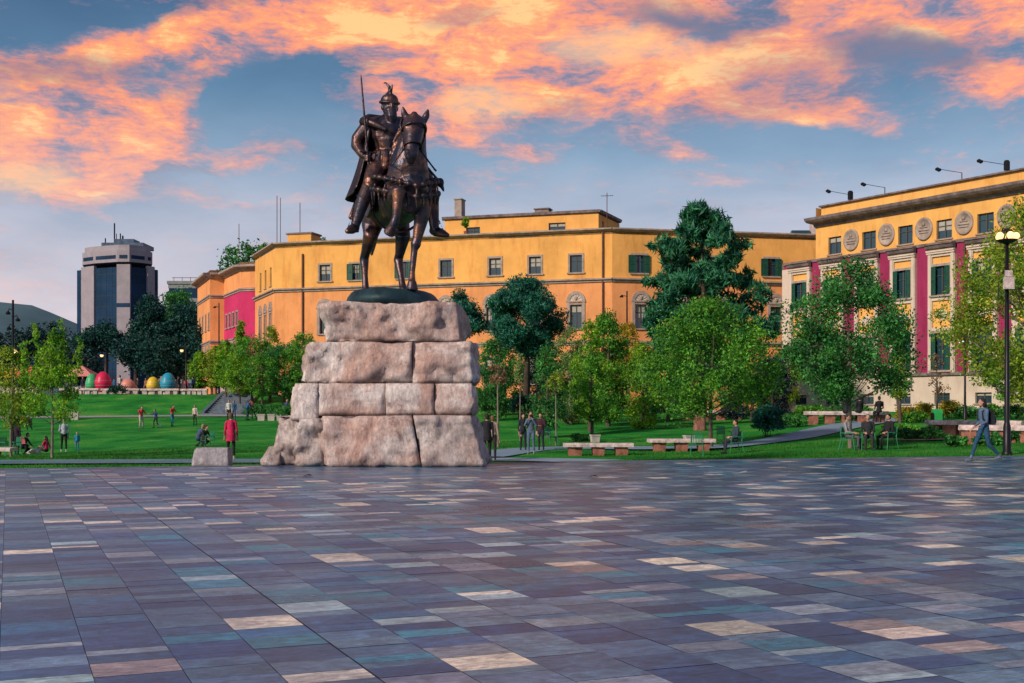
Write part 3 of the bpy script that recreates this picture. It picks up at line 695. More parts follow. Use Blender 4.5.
WPROTO={}
def window(f,s,z,w,hh,kind='plain',d=0,glass=None):
    """a window part (surround) with pane, casement and shutters as sub-parts; s,z = centre of the sill line"""
    key=(round(w,2),round(hh,2),kind,glass.name if glass else '')
    if key not in WPROTO:
        e=.002; sur=MB(); pane=MB(); cs=MB(); shs=[]
        a,b=-w/2,w/2
        if kind!='bare':
            t=.16 if kind in('plain','shut','half') else .12
            for x0,x1,z0,z1 in ((a-t,a+e,-e,hh+e),(b-e,b+t,-e,hh+e),(a-t,b+t,hh-e,hh+t)): sur.box(x0,x1,-.05,.02,z0,z1)
            sur.box(a-t-.08,b+t+.08,-.14,.02,-.12,-e)
        else: sur.box(a-.1,b+.1,-.10,.02,-.09,-e)
        if kind=='arch':
            n=14; r=w/2+.02; rr=r+.28; zc=hh+.30
            sur.box(a-.28,a-.03,-.07,.02,-.1,zc); sur.box(b+.03,b+.28,-.07,.02,-.1,zc)
            sur.box(a-.34,b+.34,-.10,.02,zc-.10,zc+.03)
            for k in range(n):
                q0,q1=math.pi*k/n,math.pi*(k+1)/n
                P=[(r*math.cos(q0),zc+.03+r*math.sin(q0)),(rr*math.cos(q0),zc+.03+rr*math.sin(q0)),(rr*math.cos(q1),zc+.03+rr*math.sin(q1)),(r*math.cos(q1),zc+.03+r*math.sin(q1))]
                sur.add([(x,-.09,zz) for x,zz in P]+[(x,.02,zz) for x,zz in P],[(0,1,2,3),(1,5,6,2),(0,3,7,4)])
            sur.add([(0,-.03,zc+.03)]+[(r*math.cos(math.pi*k/n),-.03,zc+.03+r*math.sin(math.pi*k/n)) for k in range(n+1)],[tuple([0]+[k+1,k+2]) for k in range(n)],1)
            for k in range(1,6):
                q=math.pi*k/6; sur.tube([(0,-.04,zc+.05),(r*.95*math.cos(q),-.04,zc+.05+r*.95*math.sin(q))],.025,5)
            sur.ell((0,-.08,zc+r*.5),(.12,.05,.16))
        pane.quad((a,.19,0),(b,.19,0),(b,.19,hh),(a,.19,hh))
        fr=.06
        for x0,x1,z0,z1 in ((a,a+fr,0,hh),(b-fr,b,0,hh),(a+fr,b-fr,0,fr),(a+fr,b-fr,hh-fr,hh),(-fr*.6,fr*.6,fr,hh-fr),(a+fr,-fr*.6,hh*.66,hh*.66+.04),(fr*.6,b-fr,hh*.66,hh*.66+.04)): cs.box(x0,x1,.13,.18,z0,z1)
        if kind in('shut','half'):
            sw=w/2
            spans=[(a-sw*.62 if kind=='half' else a-sw*.12, a+sw*.42),(b-sw*.42,b+sw*.62 if kind=='half' else b+sw*.12)]
            for x0,x1 in spans:
                sh=MB(); shs.append(sh)
                for q in ((x0,x0+.06),(x1-.06,x1)): sh.box(q[0],q[1],-.115,-.06,.02,hh-.02)
                sh.box(x0+.06,x1-.06,-.115,-.06,.02,.1); sh.box(x0+.06,x1-.06,-.115,-.06,hh-.1,hh-.02); sh.box(x0+.06,x1-.06,-.115,-.06,hh*.5-.04,hh*.5+.04)
                n=int(hh/.11)
                for k in range(n):
                    zz=.1+(hh-.2)*(k+.5)/n; sh.hexa([(x0+.06,-.105,zz-.045),(x1-.06,-.105,zz-.045),(x1-.06,-.095,zz-.045),(x0+.06,-.095,zz-.045),(x0+.06,-.075,zz+.045),(x1-.06,-.075,zz+.045),(x1-.06,-.065,zz+.045),(x0+.06,-.065,zz+.045)])
        WPROTO[key]=(sur.mesh('window',[M_stone,M_cream]),pane.mesh('pane',[glass or M_glass]),cs.mesh('casement',[M_frame]),[q_.mesh('shutter',[M_shutter]) for q_ in shs])
    ms=WPROTO[key]
    o=link('window',ms[0],f.root,f.p(s,d,z),f.ang)
    link('pane',ms[1],o); link('casement',ms[2],o)
    for q_ in ms[3]: link('shutter',q_,o)
    if rnd.random()<.4:
        kk=('blind',round(w,2),round(hh,2),rnd.choice((.3,.55)))
        if kk not in WPROTO:
            bq=MB(); bq.quad((-w/2+.03,.185,hh*(1-kk[3])),(w/2-.03,.185,hh*(1-kk[3])),(w/2-.03,.185,hh),(-w/2+.03,.185,hh)); WPROTO[kk]=bq.mesh('blind',[mat('window_blind',(.42,.40,.36),.8,.1,3)])
        link('blind',WPROTO[kk],o)
    return (s-w/2,s+w/2,z,z+hh)

def hole(s,z,w,hh): return (s-w/2,s+w/2,z,z+hh)
CORN=[(0,0),(.25,.1),(.35,.25),(.75,.35),(.85,.42),(.85,.62),(0,.66)]
BELT=[(0,0),(.12,.03),(.14,.16),(.30,.22),(.30,.34),(0,.38)]

# --- A: ministry with burgundy strips
aA=Vector((22.4,88.0,0)); dA=Vector((9.2,-14.0,0)).normalized()
A0=aA-dA*3.3; A1=aA+dA*29
zA=1.35
bA=thing('ministry_building','grand cream and burgundy building with tall pilasters and a yellow attic of round medallions','building',(aA.x,aA.y,zA))
fA=Fac(bA,A0,A1); s0=3.3; LA=fA.len
o_=Vector((0,0,.05))
wing_c=bays if False else None
cream=MB(); yel=MB(); burg=MB(); corn=MB(); med=MB(); 
Hp=11.0
bays=[s0+1.55+3.1*k for k in range(-1,9)]
bays=[b for b in bays if b<LA-.8]
holes=[]
# plinth
ph=[hole(b,.55,1.2,.7) for b in bays]
pl=MB(); fA.wall(pl,0,LA,-1.2,2.4,ph,d=.12); pl.build('plinth',M_cream,bA)
for b in bays: window(fA,b,.55,1.2,.7,'bare',d=.12)
# burgundy wall behind (full length), with window openings cut
for k,b in enumerate(bays):
    holes+= [hole(b,2.75,1.3,2.45), hole(b,7.7,1.25,1.9)]
fA.wall(burg,0,LA,2.4,Hp,holes,d=0,depth=.4); burg.build('burgundy_wall',M_burg,bA)
# cream bay panels standing 0.22 proud
for k,b in enumerate(bays):
    hs=[hole(b,2.75,1.3,2.45),hole(b,7.7,1.25,1.9),(b-.72,b+.72,5.55,7.35),(b-.72,b+.72,9.78,10.25)]
    xl=.001 if b<s0 else b-1.04
    fA.wall(cream,xl,b+1.04,2.4,10.7,hs,d=.22,depth=.215)
    for x,sg in ((xl,-1),(b+1.04,1)):
        q=[fA.p(x,.22,2.4),fA.p(x,.0,2.4),fA.p(x,.0,10.7),fA.p(x,.22,10.7)]
        cream.quad(*(q if sg<0 else q[::-1]))
    # flat pilaster strips and capitals
    for x in (b-1.0,b+.76): fA.box(cream,x,x+.24,.222,.28,2.55,10.4)
    for zc_,dd in ((10.42,.34),(10.55,.40)): fA.box(cream,b-1.08,b+1.08,.222,dd,zc_,zc_+.11)
    yel=MB()
    yel.quad(fA.p(b-.715,.08,5.56),fA.p(b+.715,.08,5.56),fA.p(b+.715,.08,7.34),fA.p(b-.715,.08,7.34)); yel.build('recessed_panel',M_yellow,bA); yel=MB(); yel.quad(fA.p(b-.715,.08,9.79),fA.p(b+.715,.08,9.79),fA.p(b+.715,.08,10.24),fA.p(b-.715,.08,10.24))
    yel.build('recessed_panel',M_yellow,bA)
    # diamond relief with small pediment
    for r_,dd in ((.62,.13),(.42,.17)):
        zc=6.35; pts=[(b-r_*1.05,zc),(b,zc-r_*.55),(b+r_*1.05,zc),(b,zc+r_*.75)]
        cream.add([fA.p(x,dd,z) for x,z in pts]+[fA.p(x,.085,z) for x,z in pts],[(0,1,2,3),(0,4,5,1),(1,5,6,2),(2,6,7,3),(3,7,4,0)])
    fA.prof(corn,b-1.1,b+1.1,[(.20,10.7),(.42,10.78),(.52,10.95),(.62,11.0),(.62,11.08),(.20,11.14)])
    window(fA,b,2.75,1.3,2.45,'shut',d=.22); window(fA,b,7.7,1.25,1.9,'shut',d=.22)
cream.build('bay_panels',M_cream,bA)
fA.prof(corn,-.05,LA,[(.12,2.36),(.30,2.42),(.33,2.56),(.12,2.62)])
fA.prof(corn,-.1,LA,[(0,11.0),(.10,11.02),(.10,11.2),(0,11.24)])
# attic
ab=[b for b in bays if b>s0]
at=MB(); fA.wall(at,s0-.25,LA,11.0,13.5,[hole(b,11.42,1.2,1.25) for b in ab],d=-.1,depth=.25)
Lf=Vector(fA.p(s0-.25,-.1,0)); inn=-fA.n
def sidewall(mb,f,s,d0,d1,z0,z1,flip=False,mi=0):
    q=[f.p(s,d0,z0),f.p(s,d1,z0),f.p(s,d1,z1),f.p(s,d0,z1)]
    mb.quad(*(q[::-1] if flip else q),mi)
sidewall(at,fA,s0-.25,-18,-.1,11.0,15.0)
fA.box(at,s0+.05,LA,-17.8,-.35,14.28,15.0)
at.build('attic_wall',M_yellow,bA)
for b in ab: window(fA,b,11.42,1.2,1.25,'bare',d=-.1)
n_=0
for b in [x+1.55 for x in ab]:
    m_=MB(); seg=24
    rings=[(.74,.0),(.74,.10),(.62,.14),(.58,.07),(.0,.07)]
    vs=[];fs=[]
    for r_,d_ in rings:
        for k in range(seg):
            a=2*math.pi*k/seg; vs.append(fA.p(b+max(r_,.001)*math.cos(a)*.92,-.1+d_,12.25+max(r_,.001)*1.05*math.sin(a)))
    for i in range(len(rings)-1):
        for k in range(seg): fs.append((i*seg+k,(i+1)*seg+k,(i+1)*seg+(k+1)%seg,i*seg+(k+1)%seg))
    m_.add(vs,[f_[::-1] for f_ in fs])
    fA.box(m_,b-.34,b+.34,-.03,.02,11.95,12.02); fA.box(m_,b-.40,b+.40,-.03,.02,12.12,12.2); fA.box(m_,b-.3,b+.3,-.03,.02,12.32,12.4)
    fA.box(m_,b-.10,b+.10,-.03,.05,12.42,12.66)
    m_.build('medallion',M_stone,bA,True)
fA.prof(corn,s0-.25,LA,[(-.1,13.5),(.05,13.55),(.12,13.75),(.60,13.85),(.75,14.0),(.80,14.18),(-.1,14.28)],m0=.45)
fA.prof(corn,s0-.0,LA,[(-.4,15.0),(-.12,15.02),(-.10,15.12),(-.4,15.18)])
corn.build('cornices',M_darkstone,bA)
# wing side and its roof, flat roof of the main block, end wall
e=MB(); sidewall(e,fA,0,-18,0,-1.2,2.4); sidewall(e,fA,0,-18,.22,2.4,11.0); fA.box(e,0.002,s0-.27,-17.9,-.02,10.75,10.98); e.build('end_wall',M_cream,bA)
r=MB(); fA.box(r,s0+.1,LA,-17.6,-.5,14.2,15.05); r.build('roof',M_roof,bA)
dp=MB()
dp.tube([fA.p(s0+12.55,.08,2.6),fA.p(s0+12.55,.08,10.9)],.07,8); dp.build('downpipe',M_pipe,bA,True); dp=MB(); dp.tube([fA.p(s0+21.8,.08,2.6),fA.p(s0+21.8,.08,10.9)],.07,8); dp.build('downpipe',M_pipe,bA,True)
# floodlights on curved arms on the roof edge
for i,(px,d1) in enumerate(((846,1),(882,1),(959,1),(1002,1))):
    k=1.0386e-5; Yp=1/(.011364+k*(px-817)); s=(88-Yp)/.836+s0
    if s>LA: continue
    base=Vector(fA.p(s,-.25,15.18+zA)); base+=Vector((bA.location.x,bA.location.y,0))
    t=thing('roof_floodlight',['floodlight on an arm over the roof corner, above the attic window nearest the building end','floodlight on a thin arm, second along the parapet from the roof corner','floodlight on a thin arm, third along the parapet from the roof corner','floodlight on an arm beside a small box, nearest the lit tall street lamp'][i],'floodlight',base,fA.ang,'floodlights on the ministry parapet')
    q=MB(); q.tube([(0,0,0),(0,0,.38)],.03,6); q.tube([(0,0,.38),(-.8,-.35,.62),(-1.3,-.6,.78)],.02,6); q.build('arm',M_pole,t)
    q=MB(); q.box(-.17,.17,-.10,.10,-.07,.07); o=q.build('lamp_head',M_pole,t); o.location=(-1.35,-.62,.75); o.rotation_euler=(.6,.5,0)
    if i in(0,3):
        q=MB(); q.box(.02,.26,-.15,.15,0,.55); q.box(.05,.23,-.12,.12,.55,.62); q.build('control_box',M_pole,t)

# --- B: long orange building behind the park
BL=Vector((-21.4,108.4,0)); BM=Vector((8.3,99.4,0)); BR=Vector((26.6,103.2,0)); BS=BL+Vector((-.387,.922,0))*9.5
zB=1.7
bB=thing('orange_ministry_building','long two-tier orange building with arched lower windows running behind the monument and park','building',(BM.x,BM.y,zB))
f1=Fac(bB,BL,BM); f2=Fac(bB,BM,BR); f3=Fac(bB,BS,BL)
def spx(f,px):       # where the view ray through column px meets the facade
    L0=Vector((f.root.location.x,f.root.location.y,0)); o=f.o+L0; k=(px-CX)/F
    return (k*o.y-o.x)/(f.t.x-k*f.t.y)
wl=MB(); top=14.7; belt=10.4
up1=[spx(f1,p) for p in (325,356,404,446,495,535,576)]
up2=[spx(f2,p) for p in (639,676,713,771)]
hol1=[];hol2=[];hol3=[]
for i,s in enumerate(up1): hol1.append(window(f1,s,11.3,1.05,1.45,'half' if i in(1,2) else 'plain'))
for s in up2: hol2.append(window(f2,s,11.2,1.15,1.5,'half'))
ar1=[spx(f1,p) for p in (325,365,404,446,492,535,576)]
for s in ar1: hol1.append(window(f1,s,6.6,1.0,2.0,'arch')); hol1.append(window(f1,s,2.0,1.2,2.2,'plain'))
for s in [spx(f2,p) for p in (641,680,720,776)]: hol2.append(window(f2,s,6.6,1.0,2.0,'arch')); hol2.append(window(f2,s,2.0,1.2,2.2,'plain'))
for s in (1.2,3.6,6.0):
    hol3.append(window(f3,s+1.5,11.2,.8,1.7,'bare')); hol3.append(window(f3,s+1.5,6.4,.9,2.3,'arch'))
f1.wall(wl,0,f1.len,belt+.1,top,[q for q in hol1 if q[2]>10]); f2.wall(wl,0,f2.len,belt+.1,top,[q for q in hol2 if q[2]>10]); f3.wall(wl,0,f3.len,belt+.1,top,[q for q in hol3 if q[2]>10])
wl.build('upper_wall',M_orange,bB)
wl=MB(); f1.wall(wl,0,f1.len,-1,belt+.1,[q for q in hol1 if q[2]<10]); f2.wall(wl,0,f2.len,-1,belt+.1,[q for q in hol2 if q[2]<10]); f3.wall(wl,0,f3.len,-1,belt+.1,[q for q in hol3 if q[2]<10])
wl.build('lower_wall',M_orange2,bB)
cb=MB()
for f,a,b in ((f1,.0,.0),(f2,0,0),(f3,0,1)):
    f.prof(cb,0,f.len,[(dd,belt+z) for dd,z in BELT],m0=0 if f is not f1 else .8,m1=.0 if f is not f3 else .8); f.prof(cb,0,f.len,[(dd*.75,5.2+z) for dd,z in BELT])
    f.prof(cb,0,f.len,[(0,top-.12),(.12,top-.08),(.38,top+.06),(.38,top+.18),(0,top+.2)],m0=0 if f is not f1 else .8,m1=.0 if f is not f3 else .8)
cb.build('belt_cornices',M_stone,bB)
r=MB(); L0=Vector((BM.x,BM.y,0))
poly=[(p-L0) for p in (BL,BM,BR,BR+Vector((3,14,0)),BM+Vector((0,15,0)),BS+Vector((4,2,0)),BS)]
r.prism([(p.x,p.y) for p in poly],top-.3,top+.12); r.build('roof',M_roof,bB)
ew=MB(); fe=Fac(bB,BR,BR+Vector((3,14,0))); fe.wall(ew,0,fe.len,-1,top); fe2=Fac(bB,BR+Vector((3,14,0)),BS); fe2.wall(ew,0,fe2.len,-1,top); ew.build('rear_wall',M_orange2,bB)
# set-back upper storey
po=3.2
pa=BL+(BM-BL)*(spx(f1,432)/f1.len)-Vector((f1.n.x,f1.n.y,0))*po; pb=BL+(BM-BL)*(spx(f1,590)/f1.len)-Vector((f1.n.x,f1.n.y,0))*po
pb2=pb+Vector((2.3,5.6,0))
fp=Fac(bB,pa,pb); fq=Fac(bB,pb,pb2)
q=MB(); hp_=[window(fp,spx(fp,473),14.9,1.25,1.0,'bare'),window(fp,spx(fp,557),14.9,1.5,1.05,'bare'),window(fp,spx(fp,433),14.9,.6,.9,'bare')] if False else [window(fp,spx(fp,473),15.0,1.3,1.0,'bare'),window(fp,spx(fp,557),15.0,1.5,1.05,'bare')]
fp.wall(q,0,fp.len,top,16.75,hp_); fq.wall(q,0,fq.len,top,16.65,[window(fq,1.3,15.0,.5,1.2,'bare')]); 
fl=Fac(bB,pa+Vector((2.5,8,0)),pa); fl.wall(q,0,fl.len,top,16.7); q.build('penthouse_wall',M_orange,bB)
q=MB(); fp.prof(q,-.2,fp.len,[(0,16.7),(.22,16.78),(.26,17.0),(0,17.04)],m1=.8); fq.prof(q,0,fq.len,[(0,16.7),(.22,16.78),(.26,17.0),(0,17.04)]); q.build('penthouse_cornice',M_darkstone,bB)
q=MB(); q.prism([((p-L0).x,(p-L0).y) for p in (pa,pb,pb2,pa+Vector((2.5,8,0)))],16.7,17.02); q.build('penthouse_roof',M_roof,bB)
q=MB()
for px in (321,603): f1.box(q,spx(f1,px)-.06,spx(f1,px)+.06,.02,.16,1,top-.1) if px==603 else None
f1.box(q,spx(f1,303)-.06,spx(f1,303)+.06,.02,.16,0,top-.9); q.build('downpipe',M_pipe,bB)
q=MB(); s=spx(f1,531)-.3; fp.box(q,spx(fp,531),spx(fp,545),-2.2,-1.2,17.02,17.5); fp.box(q,spx(fp,530),spx(fp,546),-2.3,-1.1,17.5,17.6); q.build('chimney',M_darkstone,bB)
q=MB(); fp.box(q,spx(fp,450),spx(fp,457),-2.2,-1.2,17.02,18.75); fp.box(q,spx(fp,450)-.05,spx(fp,457)+.05,-2.3,-1.1,18.75,18.85); q.build('chimney',M_stone,bB)
q=MB(); f1.box(q,spx(f1,279),spx(f1,303),-3.5,-1.6,top,top+1.15); q.build('stair_head',M_orange,bB)
q=MB(); f1.box(q,spx(f1,279)-.12,spx(f1,303)+.12,-3.6,-1.5,top+1.15,top+1.3); q.build('stair_head_roof',M_darkstone,bB)
def roofpt(f,px,d): return Vector(f.p(spx(f,px),d,0))+Vector((BM.x,BM.y,0))
def mast(px,Yp,z0,z1,label,yagi=True,dbl=False):
    t=thing('antenna_mast',label,'antenna',(wx(px,Yp),Yp,z0),0,'antenna masts on the roofs')
    q=MB(); q.tube([(0,0,-.1),(0,0,z1-z0)],.035,6)
    if dbl: q.tube([(.28,.2,-.1),(.28,.2,(z1-z0)*.97)],.03,6)
    q.build('pole',M_pipe,t)
    if yagi:
        q=MB(); q.tube([(-.5,0,z1-z0-.25),(.5,0,z1-z0-.2)],.02,5)
        for k in range(6): q.tube([(-.45+.18*k,-.3,z1-z0-.24),(-.45+.18*k,.3,z1-z0-.24)],.012,4)
        q.build('aerial',M_pipe,t)
zr=top+zB+.1
q_=roofpt(f1,607,-1.0); mast(607,q_.y,zr,wz(193,q_.y),'thin antenna mast on the corner of the orange roof beside the upper storey')
q_=roofpt(f1,277,-3); mast(277,q_.y,zr,wz(196,q_.y),'tall double antenna mast beside the small orange roof hut',False,True)
q_=roofpt(f1,300,-2.5); mast(300,q_.y,zr+1.2,wz(203,q_.y),'thin pale mast standing on the small orange roof hut',False)
mast(239,128,wz(258,128),wz(224,128),'single thin mast rising above the pink building roof',False)
# roof plant and hatch on B seen beyond the pine
t=thing('roof_skylight','dark glazed skylight with pale box on the orange roof beside the cream wing','skylight',(wx(800,107),107,zr-.05))
q=MB(); q.hexa([(-.9,-.6,0),(.9,-.6,0),(.9,.6,0),(-.9,.6,0),(-.7,.1,1.1),(.9,.1,1.1),(.9,.6,1.1),(-.7,.6,1.1)]); q.build('housing',M_glass,t)
q=MB(); q.box(1.0,2.3,-.4,.7,0,1.7); q.build('plant_box',M_slab,t)

# --- C: pink fronted building further left
zC=3.0
C1=Vector((-19,118.7,0)); C2=Vector((-27.5,121.6,0)); C3=Vector((-30.9,128.8,0)); C4=Vector((-32.3,128.4,0)); C5=Vector((-36.3,138.5,0))
bC=thing('pink_building','building with crimson walls, orange corner pavilion and orange attic beyond the orange ministry','building',(C2.x,C2.y,zC))
g1=Fac(bC,C2,C1); g2=Fac(bC,C3,C2); g3=Fac(bC,C4,C3); g4=Fac(bC,C5,C4)
tc_=13.45
pw=MB(); aw=MB(); ow=MB(); cc=MB()
hs=[window(g2,s,7.2,.75,1.4,'plain') for s in (1.3,3.0,4.7,6.4)]+[window(g2,s,1.2,.9,3.6,'arch') for s in (1.6,4.0,6.4)]
g2.wall(pw,0,g2.len,-.5,10.9,hs); g1.wall(pw,0,g1.len,-.5,10.9,[]); pw.build('crimson_wall',M_pink,bC)
g2.wall(aw,0,g2.len,10.9,tc_); g1.wall(aw,0,g1.len,10.9,tc_)
h4=[window(g4,s,7.2,.75,1.7,'plain') for s in (2.2,4.8,7.4,10.0)]+[window(g4,s,2.2,.9,2.4,'arch') for s in (2.2,4.8,7.4,10.0)]
g4.wall(aw,0,g4.len,-.5,tc_,h4); g3.wall(aw,0,g3.len,-.5,tc_); aw.build('orange_wall',M_orange2,bC)
for f in (g1,g2,g3,g4):
    f.prof(cc,0,f.len,[(d*.9,tc_-.9+z) for d,z in CORN],m0=.5 if f is g1 else 0,m1=.5 if f in(g2,g4) else 0); f.prof(cc,0,f.len,[(d*.7,10.5+z) for d,z in BELT])
    if f is not g1: f.prof(cc,0,f.len,[(d*.7,5.6+z) for d,z in BELT])
cc.build('cornices',M_stone,bC)
LC=Vector((C2.x,C2.y,0)); r=MB(); r.prism([((p-LC).x,(p-LC).y) for p in (C2,C1,C1+Vector((4,14,0)),C5+Vector((8,4,0)),C5,C4,C3)],tc_-.2,tc_+.05); r.build('roof',M_roof,bC)
q=MB(); q.tube([(-3.2,7.3,.2),(-3.2,7.3,12.6)],.08,6); q.build('downpipe',M_pipe,bC)

# --- tower block far away
t=thing('tower_block','tall dark glass office tower with pale stone piers and antennas on top','building',(wx(120,300),300,3))
tx=t.location.x
T3=lambda px:(px-120)*.25
Z1=wz(250,300)-3
plan=[(77,4.5,'d'),(83,3.2,'p'),(95,0,'g'),(118,-3.2,'p'),(130,-3.4,'g'),(147,0,'p'),(153,2.0,'d'),(158,3.6,'b')]
pts=[(wx(a,300+b)-tx,b) for a,b,_ in plan]
M_tower=mat('pale_tower_cladding',(.33,.30,.34),.7,.08,.5)
body=MB(); core=[(x,y) for x,y in pts]+[(wx(156.5,317)-tx,17),(wx(79,317)-tx,17)]
body.prism(core,0,Z1-4.6); body.build('glass_core',M_glass2,t)
W0=Vector((t.location.x,t.location.y,0)); pr=MB(); cc=MB(); mul=MB()
for k in range(7):
    f=Fac(t,W0+Vector((*pts[k],0)),W0+Vector((*pts[k+1],0))); kd=plan[k][2]
    if kd=='p':
        f.box(pr,-.15,f.len+.15,-.3,.45,0,Z1-4.0)
    if kd=='p' and k==3: f.box(cc,-.15,f.len+.15,.45,.50,Z1-14.6,Z1-13.6)
    if kd in 'gd':
        for z in range(1,15): f.box(mul,0,f.len,.002,.04,z*2.7,z*2.7+.16) if z*2.7<Z1-5 else None
        for q_ in range(1,4): f.box(mul,f.len*q_/4-.04,f.len*q_/4+.04,.002,.05,0,Z1-4.6) if kd=='g' else None
pr.build('stone_piers',M_tower,t)
bd=MB(); inner=[(x*1.0,y*1.0-.5) for x,y in pts[1:7]]+[(wx(150,315)-tx,15),(wx(86,315)-tx,15)]
bd.prism(inner,Z1-3.4,Z1-.4); inner2=[(x*.94,y*.9+.3) for x,y in inner]; bd.prism(inner2,Z1-.4,Z1+.9); bd.build('stone_crown',M_tower,t)
for k in (0,1,2,3,4):
    f=Fac(t,W0+Vector((*inner[k],0)),W0+Vector((*inner[k+1],0))); cb_=MB(); f.box(cb_,.5,f.len-.5,.002,.05,Z1-2.6,Z1-1.7); cb_.build('window_band',M_glass2,t)
cc.build('pier_window',M_glass2,t); mul.build('mullions',mat('dark_mullion',(.015,.03,.06),.5,.1,1),t)
q=MB(); q.box(-5,5.5,1,10,Z1+1.0,Z1+2.0); q.box(-2.5,2.5,3,8,Z1+2.0,Z1+3.2); q.build('roof_plant',mat('roof_plant_blue',(.07,.12,.20),.5,.3,1),t)
q=MB()
for x,zz,w in ((-2.7,7.2,.18),(-2.2,4.6,.1),(-5,3.4,.16),(-1.2,4.6,.16),(-.6,4.0,.22),(1.5,2.9,.1)): q=MB(); q.tube([(x,4,Z1+1.0),(x,4,Z1+zz)],w,6); q.build('antenna',M_pole,t)
# small office block
t=thing('glass_office','small grey green glass office block between the tower and the pink building','building',(wx(184,230),230,3))
q=MB(); z=wz(281,230)-3; q.box(-2.9,4.5,0,10,0,z-.6); q.build('body',M_glass2,t)
q=MB()
for k in range(9): q.box(-3.0,4.6,-.12,10.1,z-1.4-k*2.6,z-1.4-k*2.6+.7)
q.box(-3.2,4.8,-.3,10.2,z-.6,z); q.build('floor_bands',mat('grey_band',(.22,.25,.25),.6,.1,1),t)
q=MB()
for k in range(5): q.tube([(-2.5+k*1.6,2,z),(-2.5+k*1.6,2,z+.9)],.05,5)
q.tube([(-2.8,2,z+.85),(4.2,2,z+.85)],.05,5); q.build('roof_rail',M_pole,t)

# --- hills on the horizon
mb=MB(); xs=list(range(-2200,3200,40)); Yh=2600
def hy(x):
    px=x/Yh*F+CX
    if px<90: z=297+ (px+40)*.11+ max(0,px-35)*.35
    else: z=340
    if 120<px<230: z=min(z,300+abs(px-150)*.45)
    if px<-60: z=294+( -60-px)*.04
    z=z+ noise.noise((x*.004,0,5))*5
    return wz(min(z,372),Yh)
rows=14; vs=[]
for j in range(rows+1):
    t=j/rows
    for x in xs:
        e=hy(x); b=noise.fractal(Vector((x*.003,t*3,1)),.9,2,5)*26*t*(1-t)
        vs.append((x,Yh-1000*(1-t),e*t**1.15+b))
n=len(xs); mb.add(vs,[(j*n+i,j*n+i+1,(j+1)*n+i+1,(j+1)*n+i) for j in range(rows) for i in range(n-1)])
tag(mb.build('hills',mat('hazy_hillside',(.09,.17,.21),.95,.25,.006,.5,.03,c2=(.06,.12,.14)),None,True),kind='structure')
# ------------------------------------------------------------------ trees
rg=np.random.default_rng(11)
def leafmat(name,c,transl=.3,isl=.35,c2=None):
    return mat(name,c,.55,.35,1.5,island=isl,transl=transl,c2=c2,spec=.25)
LM={
 'lime':leafmat('lime_leaves',(.34,.60,.045),.4,.4,(.05,.22,.015)),
 'green':leafmat('green_leaves',(.19,.50,.05),.35,.45,(.018,.13,.02)),
 'mid':leafmat('mid_green_leaves',(.10,.38,.075),.35,.45,(.012,.10,.03)),
 'blue':leafmat('blue_green_needles',(.04,.24,.15),.2,.45,(.006,.06,.05)),
 'dark':leafmat('dark_green_needles',(.02,.11,.085),.15,.45,(.005,.032,.035)),
 'pine':leafmat('pine_needles',(.06,.27,.12),.2,.5,(.008,.075,.055)),
 'grey':leafmat('willow_leaves',(.28,.40,.12),.4,.3,(.09,.21,.06)),
 'yellow':leafmat('yellow_leaves',(.52,.38,.02),.35,.25,(.24,.25,.02)),
 'pinkl':leafmat('pinkish_young_leaves',(.36,.22,.12),.3,.3,(.17,.13,.07)),
 'far':leafmat('distant_leaves',(.02,.075,.06),.1,.3,(.008,.032,.035)),
 'navy':leafmat('blue_black_leaves',(.012,.035,.05),.1,.35,(.004,.012,.02)),
 'autumn':leafmat('yellow_green_leaves',(.42,.52,.05),.4,.4,(.09,.24,.02)),
}
def leaves(name, C, n, cr, size, m, parent, aspect=1.6, up=0.0, flat=.8):
    """C: clump centres (k,3) array with optional radii cr (k,), n leaves per clump; small leaf quads in each clump"""
    k=len(C); cr=np.broadcast_to(np.asarray(cr,float),(k,))
    N=k*n
    ctr=np.repeat(C,n,0); rr=np.repeat(cr,n)[:,None]
    d=rg.normal(size=(N,3)); d/=np.linalg.norm(d,axis=1)[:,None]
    rad=rg.random((N,1))**.45
    off=d*rad*rr; off[:,2]*=flat
    p=ctr+off
    a=rg.normal(size=(N,3))*.9+d*.5; a[:,2]+=up; a/=np.linalg.norm(a,axis=1)[:,None]
    b=np.cross(a,rg.normal(size=(N,3))); b/=np.linalg.norm(b,axis=1)[:,None]
    s=size*(.45+.8*rg.random((N,1)))
    a=a*s*aspect*.5; b=b*s*.5
    V=np.stack([p-a,p+b*.9-a*.1,p+a,p-b*.9-a*.1],1).reshape(-1,3)
    me=bpy.data.meshes.new(name); me.vertices.add(N*4); me.vertices.foreach_set('co',V.astype(np.float32).ravel())
    me.loops.add(N*4); me.loops.foreach_set('vertex_index',np.arange(N*4,dtype=np.int32))
    me.polygons.add(N); me.polygons.foreach_set('loop_start',np.arange(0,N*4,4,dtype=np.int32)); me.polygons.foreach_set('loop_total',np.full(N,4,dtype=np.int32))
    me.update(calc_edges=True); me.materials.append(m)
    return link(name,me,parent)
